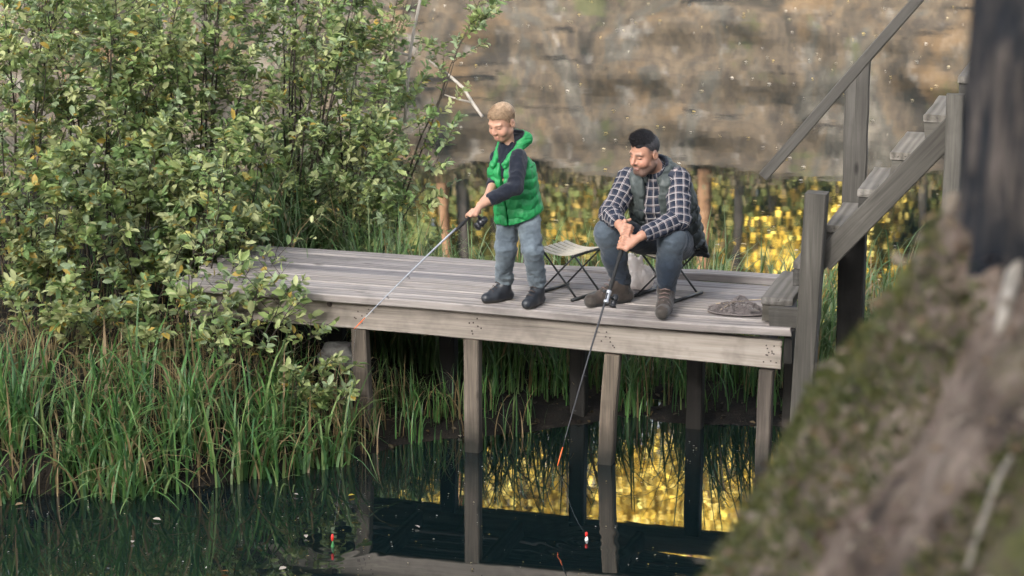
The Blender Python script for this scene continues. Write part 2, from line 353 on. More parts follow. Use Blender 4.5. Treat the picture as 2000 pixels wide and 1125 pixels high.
DGREEN = [(0.055, 0.08, 0.025), (0.075, 0.10, 0.03), (0.10, 0.12, 0.04)]
OLIVE = [(0.16, 0.17, 0.05), (0.24, 0.21, 0.06), (0.12, 0.14, 0.04)]
def refX(px, Y): return (px-1000)/FPX*(Y*1.0+1.2)
far = [  # photo x of the mirrored tree, distance, height, trunk radius, crown start, crown radius, colours, leaves, kind
 (1378, 51.8, 18, 0.15, 0.75, 2.0, DGREEN, 900, 'pine_tree', 'pine with bright orange trunk, mirrored right of the seated man'),
 (1440, 53.5, 14, 0.12, 0.30, 2.6, GOLD, 2800, 'birch_tree', 'slim golden birch mirrored just left of the stair handrail'),
 (1505, 55.0, 13, 0.12, 0.30, 2.4, GOLD, 2600, 'birch_tree', 'golden birch mirrored under the end of the handrail'),
 (1240, 54.5, 16, 0.13, 0.45, 2.6, GOLD, 3800, 'birch_tree', 'golden birch mirrored beside the head of the seated man'),
 (1120, 56.0, 15, 0.14, 0.40, 2.6, GOLD, 3800, 'birch_tree', 'golden birch mirrored between the boy and the seated man'),
 (1690, 53.0, 11, 0.11, 0.12, 2.6, GOLD, 3200, 'maple_tree', 'low yellow maple mirrored behind the lower stair treads'),
 (1800, 54.0, 12, 0.12, 0.10, 2.8, GOLD, 3200, 'maple_tree', 'low yellow maple mirrored behind the upper stair treads'),
 (900, 52.5, 16, 0.15, 0.72, 2.0, DGREEN, 900, 'pine_tree', 'dark pine mirrored left of the standing boy'),
 (855, 51.9, 17, 0.12, 0.78, 1.8, DGREEN, 800, 'pine_tree', 'thin reddish pine mirrored at the edge of the tall bush'),
 (960, 57.0, 17, 0.14, 0.20, 2.8, GOLD, 3400, 'birch_tree', 'tall golden birch mirrored behind the standing boy'),
 (1330, 58.0, 17, 0.14, 0.40, 2.8, GOLD, 2800, 'birch_tree', 'tall golden birch mirrored behind the seated man'),
 (1030, 53.6, 13, 0.11, 0.40, 2.6, GOLD, 3000, 'birch_tree', 'young golden birch mirrored above the empty stool'),
 (1590, 57.5, 16, 0.14, 0.35, 2.8, GOLD, 2800, 'birch_tree', 'golden birch mirrored beside the squared stair post'),
 (745, 55.0, 16, 0.14, 0.60, 2.4, DGREEN, 1500, 'pine_tree', 'dark pine mirrored behind the right edge of the bush'),
 (600, 56.0, 17, 0.14, 0.35, 3.0, OLIVE, 2200, 'pine_tree', 'olive green pine mirrored behind the middle of the bush'),
 (865, 56.5, 14, 0.13, 0.47, 2.6, GOLD, 2600, 'birch_tree', 'golden birch mirrored between the bush and the boy'),
 (790, 57.5, 15, 0.13, 0.47, 2.6, GOLD, 2600, 'birch_tree', 'golden birch mirrored behind the right twigs of the bush'),
 (1900, 57.0, 16, 0.14, 0.25, 3.0, GOLD, 2800, 'birch_tree', 'golden birch mirrored behind the foreground trunk'),
]
for i, (px, Y, h, r, c0, cr, cols, nl, nm, lab) in enumerate(far):
    Y = Y+2.0; nl = int(nl*(2.7 if cols is GOLD else 1.7)); lsz = 0.155 if cols is GOLD else 0.22; cols = cols+OLIVE if 1480 < px < 1600 else cols; c0 = max(c0, 0.47) if cols is GOLD and px < 1600 else c0
    far_tree(nm, lab, refX(px, Y), Y, h, r, c0, cr, cols, nl, 100+i, M['pine_bark'] if i in (0, 8) else M['grey_bark'], 'tree', 'trees on the far cliff', lsz)
# undergrowth behind the trunks: a wood that reads as one dark mass
g = np.random.default_rng(55); nc = 1700; c = np.stack([g.uniform(-26, 26, nc), g.uniform(58, 66, nc), 5.8+g.uniform(0, 1, nc)**1.2*6.0], -1)
pos = np.repeat(c, 26, 0)+g.normal(0, 0.75, (nc*26, 3)); n = len(pos); pal = np.array(DGREEN*2+OLIVE*4+[(0.55, 0.36, 0.06)])*1.5
cc = pal[np.repeat(g.integers(0, len(pal), nc), 26)]*g.uniform(0.7, 1.2, (n, 1)); ls = g.uniform(0.3, 0.6, n)
uo = obj('distant_wood', leaves_mesh('distant_wood', pos, g.normal(0, 1, (n, 3)), g.normal(0, 1, (n, 3))+[0, -0.5, 0.7], ls, ls*0.8, cc), M['far_leaf'])
tag(uo, 'dark green undergrowth of the wood behind the far trees', 'wood', kind='stuff')

# sunlit undergrowth between the trunks
g = np.random.default_rng(57); nc = 520; c = np.stack([g.uniform(-18, 18, nc), g.uniform(55.5, 57.8, nc), 6.1+g.random(nc)**1.4*3.2], -1)
pos = np.repeat(c, 26, 0)+g.normal(0, 0.38, (nc*26, 3)); n = len(pos); pal = np.array(OLIVE+[(0.16, 0.12, 0.06), (0.14, 0.17, 0.05), (0.40, 0.27, 0.06)])
cc = pal[np.repeat(g.integers(0, len(pal), nc), 26)]*g.uniform(0.7, 1.2, (n, 1)); ls = g.uniform(0.12, 0.26, n)
tag(obj('far_undergrowth', leaves_mesh('far_undergrowth', pos, g.normal(0, 1, (n, 3)), g.normal(0, 0.7, (n, 3))+[-0.4, -0.9, 0.6], ls, ls*0.7, cc), M['far_leaf']), 'olive undergrowth between the far trunks, mirrored in the water', 'undergrowth', kind='stuff')
# dry grass, roots and low bushes along the rim of the far cliff
g = np.random.default_rng(58); nc = 380; c = np.stack([g.uniform(-16, 16, nc), g.uniform(53.0, 54.4, nc), 6.15+g.normal(0, 0.12, nc)], -1)
pos = np.repeat(c, 22, 0)+g.normal(0, 1, (nc*22, 3))*[0.40, 0.25, 0.16]; n = len(pos); pal = np.array([(0.10, 0.075, 0.04), (0.14, 0.11, 0.06), (0.09, 0.09, 0.035), (0.07, 0.05, 0.03)])
cc = pal[np.repeat(g.integers(0, 4, nc), 22)]*g.uniform(0.6, 1.3, (n, 1)); ls = g.uniform(0.12, 0.3, n)
tag(obj('rim_scrub', leaves_mesh('rim_scrub', pos, g.normal(0, 1, (n, 3)), g.normal(0, 1, (n, 3))+[0, -0.5, 0.7], ls, ls*0.4, cc), M['far_leaf']), 'dry grass and scrub along the rim of the far cliff', 'scrub', kind='stuff')
# a wood added out of view behind the viewpoint, to shade the dock
g = np.random.default_rng(77); mb = MB(); P_ = []; S_ = []; NC = 4
for k in range(26):
    x = -24+k*1.25+g.normal(0, 0.4); y = -7-(k % 3)*2.2+g.normal(0, 0.5); h = 19+g.uniform(-1.5, 2.5); z0 = 2.4
    mb.tube([(x, y, z0), (x+0.1, y, z0+h*0.5), (x, y, z0+h)], [0.22, 0.15, 0.03], 7)
    for j in range(34):
        f = (j+0.5)/34; zc = z0+2.0+(h-2)*f; rr_ = 2.6*(1-f)**0.7+0.25; a = g.uniform(0, 6.28, NC); q = np.sqrt(g.uniform(0.02, 1, NC))*rr_
        P_.append(np.stack([x+np.cos(a)*q, y+np.sin(a)*q, np.full(NC, zc)-q*0.25+g.normal(0, 0.15, NC)], -1)); S_.append(np.full(NC, 1.0))
pos = np.concatenate(P_); ls = np.concatenate(S_)*g.uniform(0.8, 1.2, len(pos)); n = len(pos)
wo = thing('shade_wood', 'unseen spruce wood added behind the viewpoint to shade the dock', 'wood'); wo["kind"] = "stuff"
t1 = mb.build('trunk', M['grey_bark'], wo, True); t1["kind"] = "stuff"
t2 = obj('crown', leaves_mesh('crown', pos, g.normal(0, 1, (n, 3))*[1, 1, 0.4], g.normal(0, 0.6, (n, 3))+[0.2, 0.5, 0.6], ls, ls*0.8, np.array(DGREEN)[g.integers(0, 3, n)]), M['far_leaf'], wo); t2["kind"] = "stuff"
# ---- the mossy slope the camera looks past, with its tree
HS = 0.60      # size of the slope
def hill_h(X, Y): return CAM_H-(CAM_H-hill_0(np.asarray(X, float)/HS, np.asarray(Y, float)/HS))*HS
def hill_0(X, Y):
    X = np.asarray(X, float); Y = np.asarray(Y, float)
    ramp = np.interp(X-0.09, [-8, 0.2, 0.40, 0.55, 0.70, 0.86, 1.02, 1.16, 1.6, 3, 8], [1.2, 1.7, 1.95, 2.22, 2.52, 2.72, 2.93, 3.08, 3.2, 3.5, 4.0])
    flat = np.interp(X, [-8, 0.2, 1.2, 3, 8], [2.6, 2.6, 2.8, 3.2, 4.0])-0.05
    near = np.clip((2.2-Y)/1.4, 0, 1); near = near*near*(3-2*near)
    h = ramp-0.13*np.clip(6.0-Y, -0.4, 4)
    h = h*(1-near)+flat*near
    fall = np.clip(Y-6.35-0.25*np.clip(X-1, 0, 6), 0, 20); h = h-fall*1.5-fall**2*0.3
    n = fbm(np.stack([X*1.7, Y*1.7, X*0+2], -1), 4)*0.10+fbm(np.stack([X*7, Y*7, X*0], -1), 4)*0.075+fbm(np.stack([X*24, Y*24, X*0], -1), 3)*0.022
    h = h+0.24*np.exp(-(((X-1.13)/0.09)**2+((Y-6.0)/0.22)**2))
    wgt = np.clip((Y-1.5)/2, 0, 1)
    return np.maximum(h+n*wgt, CAM_H-(CAM_H+0.6)/HS)
M['hill'] = soil_material('mossy_slope', (0.022, 0.017, 0.015), (0.12, 0.090, 0.072), (0.27, 0.215, 0.18), ((0.035, 0.045, 0.012), (0.13, 0.14, 0.035)), 9)
hs = grid_mesh('hillside', HS*np.concatenate([np.arange(-50, -8, 3), np.arange(-8, 0.1, 0.3), np.arange(0.1, 2.0, 0.016), np.arange(2.0, 9, 0.3)]),
               HS*np.concatenate([np.arange(-50, 1.5, 1.5), np.arange(1.5, 3.6, 0.1), np.arange(3.6, 7.2, 0.018), np.arange(7.2, 10, 0.2)]), hill_h)
struct(obj('hillside', hs, M['hill']), 'mossy slope with leaf litter in the near right corner, out of focus')

def tree_bark():
    t = NT('foreground_bark'); v = t.coord((1, 1, 0.28)); n = t.noise(v, 13, 5, 0.65, 0.5); n2 = t.noise(v, 45, 4, 0.6)
    c = t.ramp(n, [(0.40, (0.010, 0.013, 0.020)), (0.52, (0.028, 0.028, 0.031)), (0.60, (0.085, 0.073, 0.067)), (0.72, (0.19, 0.162, 0.148))])
    return t.set(c, 0.9, 0.2, t.math('ADD', n, t.math('MULTIPLY', n2, 0.3)), 1.0, 0.03)
M['bark'] = tree_bark()
tx, ty = 1.385*HS, 5.95*HS; tz = float(hill_h(tx, ty))
tr = thing('pine_tree', 'dark blurred pine trunk in the near foreground at the right edge', 'tree', (tx, ty, tz-0.1))
zs = np.concatenate([np.linspace(0, 0.5, 14), np.linspace(0.56, 2.6, 40), np.linspace(2.9, 9, 12)]); na = 48
A, Zg = np.meshgrid(np.linspace(0, 2*math.pi, na, endpoint=False), zs, indexing='ij')
rr = 0.62*(0.225-0.012*Zg)+0.03*np.exp(-Zg/0.10)*(0.7+0.5*np.sin(A*4+1))
ridge = fbm(np.stack([np.cos(A)*5, np.sin(A)*5, Zg*2.2], -1), 4); rr = rr+0.034*ridge+0.012*np.abs(fbm(np.stack([np.cos(A)*9, np.sin(A)*9, Zg*3], -1), 2))
V = np.stack([rr*np.cos(A)+0.01*Zg, rr*np.sin(A), Zg], -1).reshape(-1, 3); nz = len(zs)
ii = (np.arange(na)[:, None]*nz+np.arange(nz-1)[None]); jj = (((np.arange(na)+1) % na)[:, None]*nz+np.arange(nz-1)[None])
obj('trunk', mesh_from('trunk', V, np.stack([ii, jj, jj+1, ii+1], -1).reshape(-1, 4), True), M['bark'], tr)
g = np.random.default_rng(9); mb = MB(); tips = []
for b in range(16):
    z = g.uniform(4.5, 8.9); a = g.uniform(0, 6.28); L = g.uniform(0.8, 2.0)
    p0 = np.array([0.01*z, 0, z]); p2 = p0+[math.cos(a)*L, math.sin(a)*L, g.uniform(-0.1, 0.5)]; mb.tube([p0, (p0+p2)/2+[0, 0, 0.1], p2], [0.04, 0.025, 0.008], 6); tips += [p2, (p0+p2)/2+[0, 0, .1], p0*0.3+p2*0.7]
mb.build('limb', M['bark'], tr, True)
cl = np.array(tips)[g.integers(0, len(tips), 110)]+g.normal(0, 0.18, (110, 3)); pos = np.repeat(cl, 26, 0)+g.normal(0, 0.13, (110*26, 3)); n = len(pos)
obj('crown', leaves_mesh('crown', pos, g.normal(0, 1, (n, 3)), g.normal(0, 1, (n, 3)), g.uniform(0.08, 0.14, n), np.full(n, 0.02), np.array(DGREEN)[g.integers(0, 3, n)]), M['far_leaf'], tr)
# a pale root that runs down the slope from the trunk, and a thin dry twig
def on_hill(px, py):
    d = ray(px, py); d = d/d[1]
    for Y in np.arange(1.4, 6, 0.005):
        p = np.array([0, 0, CAM_H])+d*Y
        if p[2] < float(hill_h(p[0], p[1])): return p
    return p
M['root'] = plain('pale_root', (0.30, 0.27, 0.235), 0.8, 0.2, var=0.3, scale=25)
mb = MB(); pts = [on_hill(x, y)+[0, 0, 0.012] for x, y in ((1992, 515), (1978, 560), (1966, 600), (1958, 640), (1950, 668))]; mb.tube(pts, [0.016, 0.014, 0.012, 0.010, 0.004], 8)
tag(mb.build('tree_root', M['root'], None, True), 'pale grey root running down the mossy slope below the trunk', 'root')
mb = MB(); pts = [on_hill(x, y)+[0, 0, 0.01] for x, y in ((1975, 905), (1945, 960), (1925, 1020), (1905, 1075), (1890, 1124))]; mb.tube(pts, [0.004, 0.005, 0.005, 0.0045, 0.004], 6)
tag(mb.build('dry_twig', M['root'], None, True), 'thin dry twig lying on the near slope, bottom right corner', 'twig')
# litter and moss tufts on the slope
g = np.random.default_rng(21); n = 1500; X = HS*g.uniform(0.4, 1.7, n); Y = HS*g.uniform(3.8, 6.5, n); Z = hill_h(X, Y)
pos = np.stack([X, Y, Z+0.004], -1); fw = g.normal(0, 1, (n, 3))*[1, 1, 0.35]; nr = g.normal(0, 0.35, (n, 3))+[-0.5, -0.2, 1]
pal = np.array([(0.20, 0.145, 0.10), (0.15, 0.10, 0.065), (0.26, 0.20, 0.145), (0.32, 0.26, 0.20), (0.10, 0.07, 0.05), (0.22, 0.15, 0.08)])
sz = g.uniform(0.012, 0.034, n)*np.where(g.random(n) < 0.06, 1.8, 1.0)
tag(obj('leaf_litter', leaves_mesh('leaf_litter', pos, fw, nr, sz, sz*0.7, pal[g.integers(0, 6, n)]*g.uniform(0.7, 1.15, (n, 1))), M['leaf']), 'brown fallen leaves scattered over the near slope', 'leaf litter', kind='stuff')
n = 26000; X = g.uniform(0.35, 1.35, n); Y = g.uniform(4.2, 6.6, n); keep = (fbm(np.stack([X*3, Y*3, X*0+8], -1), 3)+0.9*(0.85-X-0.30*(Y-6.0)*-0.6)) > -0.06; X = X[keep]*HS; Y = Y[keep]*HS; n = len(X)
pos = np.stack([X, Y, hill_h(X, Y)-0.004], -1); fw = g.normal(0, 0.55, (n, 3))+[-0.35, -0.1, 1]; nr = g.normal(0, 1, (n, 3)); sz = g.uniform(0.008, 0.022, n)
pal = np.array([(0.08, 0.10, 0.025), (0.12, 0.13, 0.04), (0.15, 0.14, 0.05), (0.045, 0.06, 0.02)])
tag(obj('moss', leaves_mesh('moss', pos, fw, nr, sz, sz*0.3, pal[g.integers(0, 4, n)]), M['blade']), 'green moss growing over the edge of the near slope', 'moss', kind='stuff')

# ================================================================== dock
def plank_mesh(name, L, W, T, seed=0, warp=0.004, lift=None, nseg=7, ch=0.006):
    """board along +X from the origin, width +Y, top at z=0; chamfered, slightly uneven"""
    g = np.random.default_rng(seed); V = []; F = []
    for i in range(nseg+1):
        x = L*i/nseg; dz = g.normal(0, warp*0.5); dy = g.normal(0, warp*0.6); dw = g.normal(0, warp*0.5); lz = lift(x/L) if lift else 0
        tw = g.normal(0, warp*0.5)
        sec = [(ch, 0), (W-ch, 0), (W, -ch), (W, -T+ch), (W-ch, -T), (ch, -T), (0, -T+ch), (0, -ch)]
        for (y, z) in sec: V.append((x+(g.normal(0, 0.004) if i in (0, nseg) else 0), y*(1+dw/W)+dy, z+dz+lz+tw*(y/W-0.5)))
    for i in range(nseg):
        for k in range(8): F.append((i*8+k, (i+1)*8+k, (i+1)*8+(k+1) % 8, i*8+(k+1) % 8))
    F.append(tuple(range(8))); F.append(tuple(nseg*8+k for k in range(8))[::-1])
    return mesh_from(name, V, F)
def post_mesh(name, H, W, D, seed=0, lean=(0, 0), crack=0.0):
    """upright squared post from the origin up"""
    g = np.random.default_rng(seed); V = []; F = []; n = 7; ch = 0.007
    for i in range(n+1):
        z = H*i/n; ox, oy = lean[0]*(1-i/n)+g.normal(0, 0.002), lean[1]*(1-i/n)+g.normal(0, 0.002); s = 1+g.normal(0, 0.012)
        for (x, y) in [(-W/2+ch, -D/2), (W/2-ch, -D/2), (W/2, -D/2+ch), (W/2, D/2-ch), (W/2-ch, D/2), (-W/2+ch, D/2), (-W/2, D/2-ch), (-W/2, -D/2+ch)]:
            V.append((x*s+ox, y*s+oy, z+(g.normal(0, 0.002) if i == n else 0)))
    for i in range(n):
        for k in range(8): F.append((i*8+k, i*8+(k+1) % 8, (i+1)*8+(k+1) % 8, (i+1)*8+k))
    F.append(tuple(range(8))[::-1]); F.append(tuple(n*8+k for k in range(8)))
    return mesh_from(name, V, F)
dock = thing('wooden_dock', 'weathered grey plank fishing dock on posts above the pond', 'dock', DK(0, 0, 0), DYAW)
UL, UR = -1.18, 2.55
npl, pw = 8, 1.14/8
for i in range(npl):
    v0 = -0.015+i*pw; ul = UL+rng.uniform(-0.05, 0.05); ur = UR-0.10+rng.uniform(-0.02, 0.02); zt = DECK+rng.normal(0, 0.002); lift = None; T = 0.042
    if i == 0: ur = 2.60; T = 0.048; ul = UL; lift = lambda s: -0.012*math.sin(math.pi*min(1, max(0, (s-0.55)/0.45)))
    if i == npl-1: ur = 2.40; lift = lambda s: 0.042*min(1, max(0, (s-0.62)/0.2)); T = 0.05
    if i == 6: ur = 2.42
    obj('plank', plank_mesh('plank', ur-ul, pw-0.019+rng.normal(0, 0.0015), T, 40+i, 0.003, lift), M['deck'], dock, (ul, v0, zt))
b = obj('front_beam', plank_mesh('front_beam', 3.70, 0.062, 0.168, 5, 0.002, lambda s: -0.045*max(0, (s-0.37)/0.63)), M['beam'], dock, (-1.16, 0.045, DECK-0.050))
obj('rear_beam', plank_mesh('rear_beam', 3.5, 0.06, 0.16, 6, 0.002), M['beam'], dock, (-1.05, 1.02, DECK-0.056))
for u in (-0.95, 0.02, 0.70, 1.50, 2.43):
    obj('cross_beam', plank_mesh('cross_beam', 0.90, 0.06, 0.12, int(u*50)+90, 0.002), M['deck'], dock, (u+0.03, 0.112, DECK-0.056), (0, 0, R(90)))
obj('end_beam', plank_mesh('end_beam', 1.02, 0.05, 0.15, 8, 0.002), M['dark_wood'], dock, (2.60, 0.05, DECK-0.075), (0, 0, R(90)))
# front posts: (u, bottom z, top z, lean of the foot)
for k, (u, z0, z1, lx, ly, wd) in enumerate([(-0.025, 0.1, 0.708, 0.025, 0.0, 0.092), (0.685, -0.6, 0.700, 0.008, 0.0, 0.092), (1.545, -0.6, 0.672, -0.07, 0.0, 0.090), (2.455, -0.5, 0.652, -0.02, 0.0, 0.082)]):
    obj('post', post_mesh('post', z1-z0, wd, 0.085, 70+k, (lx, ly)), M['post'], dock, (u, 0.085, z0))
for k, u in enumerate((-0.55, 0.20, 1.055, 1.80, 2.40)):
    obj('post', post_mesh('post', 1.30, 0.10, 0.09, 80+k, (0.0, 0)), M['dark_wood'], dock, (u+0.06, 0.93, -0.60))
# nails and bolts on the beam over the posts
mb = MB()
for u in (-0.0, 0.70, 1.53, 2.47, 2.50):
    for k in range(7):
        x = u+rng.normal(0, 0.035); z = DECK-0.05-rng.uniform(0.03, 0.135)-0.045*max(0, ((x+1.1)/3.64-0.35)/0.65)
        mb.lathe((x, 0.047, z), (0, -1, 0), [(0, 0.005), (0.004, 0.005), (0.0055, 0.002)], 6)
mb.build('nail', M['iron'], dock)["kind"] = "stuff"
mb = MB(); mb.lathe((-0.20, 0.047, DECK-0.075), (0, -1, 0), [(0, 0.017), (0.006, 0.017), (0.009, 0.012), (0.014, 0.011), (0.016, 0.003)], 12); mb.build('bolt', M['iron'], dock)

# ================================================================== stairs
st = thing('wooden_staircase', 'steep grey wooden stairs with plank handrail rising from the dock end', 'staircase', DK(2.414, 0.06, 0), DYAW)
RISE, RUN, Z0, SW = 0.219, 0.1755, 1.083, 0.66
NS = 9
ang = math.atan2(RISE, RUN)
for k in range(NS):
    z = Z0+RISE*k; u = RUN*k
    obj('tread', plank_mesh('tread', SW, 0.185, 0.042, 200+k, 0.002), M['tread'], st, (u+0.185, 0.0, z), (0, 0, R(90)))
    if k > 0: obj('riser', plank_mesh('riser', SW-0.08, RISE-0.05, 0.03, 300+k, 0.001), M['stair'], st, (u+0.045, 0.015, z-0.043), (R(-90), 0, R(90)))
    obj('cleat', plank_mesh('cleat', 0.13, 0.05, 0.10, 230+k, 0.001), M['stair'], st, (u+0.006, 0.006, z-0.0435))
ANG = R(48.9)
def sloped(name, L, W, T, seed, u, v, z, a=ANG): return obj(name, plank_mesh(name, L, W, T, seed, 0.002), M['stair'], st, (u, v, z), (0, -a, 0))
sloped('stringer', 1.75, 0.034, 0.132, 260, 0.300, -0.036, 1.367)
sloped('stringer', 2.1, 0.034, 0.132, 261, 0.03, SW+0.004, 1.055)
obj('foot_block', plank_mesh('foot_block', 0.17, 0.034, 0.12, 271, 0.002), M['stair'], st, (0.062, -0.0355, Z0-0.045))
def stair_post(u, v, z0, z1, wd, dp, seed, mat='stair_v', lean=(0, 0)):
    return obj('post', post_mesh('post', z1-z0, wd, dp, seed, lean), M[mat], st, (u, v, z0))
stair_post(0.315, -0.092, -0.7, 1.725, 0.122, 0.105, 401, lean=(-0.085, 0))
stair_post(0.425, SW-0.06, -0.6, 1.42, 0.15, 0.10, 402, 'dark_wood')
stair_post(1.053, -0.078, 0.2, 2.31, 0.095, 0.075, 403)
stair_post(1.075, SW+0.075, 0.2, 2.30, 0.11, 0.06, 406)
me = post_mesh('rail_post', 1.0, 0.140, 0.036, 404)
for v_ in me.vertices:
    if v_.co.z > 0.95: v_.co.z = 0.93+v_.co.x*1.22
obj('rail_post', me, M['stair_v'], st, (0.4025, SW+0.062, 1.34))
obj('handrail', plank_mesh('handrail', 2.3, 0.045, 0.064, 420, 0.002), M['stair'], st, (-0.162, SW+0.04, 1.654), (0, -R(51.3), 0))
# ================================================================== people: continuous surfaces grown from distance fields
def axis(lo, hi, h, fine=()):
    xs = [lo]
    while xs[-1] < hi:
        s = h
        for a, b, hf in fine:
            if a <= xs[-1] <= b: s = min(s, hf)
        xs.append(xs[-1]+s)
    return np.array(xs, dtype=np.float32)
class Vol:
    def __init__(s, lo, hi, h, fine=()):
        s.ax = [axis(lo[i], hi[i], h, [(f[0][i], f[1][i], f[2]) for f in fine]) for i in range(3)]
        s.a = np.full([len(x) for x in s.ax], 0.5, dtype=np.float32)
    def win(s, lo, hi):
        return tuple(slice(max(0, int(np.searchsorted(s.ax[i], lo[i]))-1), int(np.searchsorted(s.ax[i], hi[i]))+1) for i in range(3))
    def put(s, prim, mode='u', k=0.01):
        lo, hi, fn = prim; m = k+0.03; w_ = s.win(np.asarray(lo)-m, np.asarray(hi)+m)
        if any(x.stop <= x.start for x in w_): return
        X = s.ax[0][w_[0]][:, None, None]; Y = s.ax[1][w_[1]][None, :, None]; Z = s.ax[2][w_[2]][None, None, :]
        d = fn(X, Y, Z).astype(np.float32); a = s.a[w_]
        if mode == 's': d = -d
        if mode == 'u': h = np.clip(0.5+0.5*(a-d)/k, 0, 1); s.a[w_] = a*(1-h)+d*h-k*h*(1-h)
        else: h = np.clip(0.5-0.5*(a-d)/k, 0, 1); s.a[w_] = a*(1-h)+d*h+k*h*(1-h)
        return s
    def all(s, fn):        # arbitrary field edit on the whole block
        s.a = fn(s.a, s.ax[0][:, None, None], s.ax[1][None, :, None], s.ax[2][None, None, :]).astype(np.float32); return s
    def mesh(s):
        a = s.a; a[[0, -1]] = 0.5; a[:, [0, -1]] = 0.5; a[:, :, [0, -1]] = 0.5
        nx, ny, nz = a.shape; S = a < 0
        c = [S[i:nx-1+i, j:ny-1+j, k:nz-1+k] for i in (0, 1) for j in (0, 1) for k in (0, 1)]
        cnt = sum(x.astype(np.int8) for x in c); act = (cnt > 0) & (cnt < 8)
        I, J, K = np.nonzero(act); n = len(I); idx = np.full(act.shape, -1, dtype=np.int32); idx[I, J, K] = np.arange(n)
        acc = np.zeros((n, 3), np.float32); num = np.zeros(n, np.float32)
        corner = lambda o: np.stack([s.ax[0][I+o[0]], s.ax[1][J+o[1]], s.ax[2][K+o[2]]], -1)
        off = [(i, j, k) for i in (0, 1) for j in (0, 1) for k in (0, 1)]
        for p in off:
            for d in range(3):
                if p[d] == 0:
                    q = list(p); q[d] = 1
                    v0 = a[I+p[0], J+p[1], K+p[2]]; v1 = a[I+q[0], J+q[1], K+q[2]]; m = (v0 < 0) != (v1 < 0)
                    t = np.where(m, v0/np.where(m, v0-v1, 1), 0)[:, None]
                    acc += np.where(m[:, None], corner(p)*(1-t)+corner(q)*t, 0); num += m
        V = acc/num[:, None]; F = []
        for d in range(3):
            sl0 = [slice(1, -1)]*3; sl0[d] = slice(0, -1); sl1 = [slice(1, -1)]*3; sl1[d] = slice(1, None)
            s0 = S[tuple(sl0)]; s1 = S[tuple(sl1)]; ch = np.nonzero(s0 != s1); flip = s0[ch]
            e, f = [x for x in range(3) if x != d]; base = [ch[0].copy(), ch[1].copy(), ch[2].copy()]
            for q in (e, f): base[q] = base[q]+1
            def cell(de, df):
                b = [x.copy() for x in base]; b[e] -= de; b[f] -= df; return idx[b[0], b[1], b[2]]
            q = np.stack([cell(0, 0), cell(1, 0), cell(1, 1), cell(0, 1)], -1)
            if d == 1: flip = ~flip
            q[~flip] = q[~flip][:, ::-1]; F.append(q)
        F = np.concatenate(F); F = F[(F >= 0).all(1)]
        return V, F
def cone(a, b, ra, rb):
    a = np.asarray(a, np.float32); b = np.asarray(b, np.float32); ba = b-a; L2 = float(ba@ba)+1e-9; r = max(ra, rb)
    def fn(X, Y, Z):
        x, y, z = X-a[0], Y-a[1], Z-a[2]; t = np.clip((x*ba[0]+y*ba[1]+z*ba[2])/L2, 0, 1)
        return np.sqrt((x-t*ba[0])**2+(y-t*ba[1])**2+(z-t*ba[2])**2)-(ra+(rb-ra)*t)
    return np.minimum(a, b)-r, np.maximum(a, b)+r, fn
def ball(c, r): return cone(c, np.asarray(c)+[0, 0, 1e-4], r, r)
def ell(c, r, A=np.eye(3)):
    """ellipsoid; rows of A are its own axes"""
    c = np.asarray(c, np.float32); r = np.asarray(r, np.float32); A = np.asarray(A, np.float32); R_ = float(r.max())
    def fn(X, Y, Z):
        x, y, z = X-c[0], Y-c[1], Z-c[2]
        q = [(x*A[i, 0]+y*A[i, 1]+z*A[i, 2])/r[i] for i in range(3)]
        k0 = np.sqrt(q[0]**2+q[1]**2+q[2]**2)+1e-6; k1 = np.sqrt((q[0]/r[0])**2+(q[1]/r[1])**2+(q[2]/r[2])**2)+1e-6
        return k0*(k0-1)/k1
    return c-R_, c+R_, fn
def chain(pts, rads): return [cone(pts[i], pts[i+1], rads[i], rads[i+1]) for i in range(len(pts)-1)]
def frame(fwd, up=(0, 0, 1)):
    f = np.asarray(fwd, float); f /= np.linalg.norm(f); u = np.asarray(up, float); u = u-f*(u@f); u /= np.linalg.norm(u)
    return np.stack([np.cross(u, f), f, u])      # rows: left, forward, up
def normals(V, F):
    q = V[F]; n = np.cross(q[:, 2]-q[:, 0], q[:, 3]-q[:, 1]); N = np.zeros_like(V)
    for k in range(4): np.add.at(N, F[:, k], n)
    return unit(N)
def smooth_v(V, F, it=1):
    e = np.concatenate([F[:, [0, 1]], F[:, [1, 2]], F[:, [2, 3]], F[:, [3, 0]]])
    for _ in range(it):
        s = np.zeros_like(V); c = np.zeros(len(V), np.float32); np.add.at(s, e[:, 0], V[e[:, 1]]); np.add.at(s, e[:, 1], V[e[:, 0]])
        np.add.at(c, e[:, 0], 1); np.add.at(c, e[:, 1], 1); V = V*0.5+0.5*s/np.maximum(c, 1)[:, None]
    return V.astype(np.float32)
def sd(prims, V):        # distance of points to the union of some shapes, used to choose colours
    X, Y, Z = V[:, 0], V[:, 1], V[:, 2]; return np.min([p[2](X, Y, Z) for p in prims], axis=0)
def ss(x, a, b): t = np.clip((x-a)/(b-a), 0, 1); return t*t*(3-2*t)

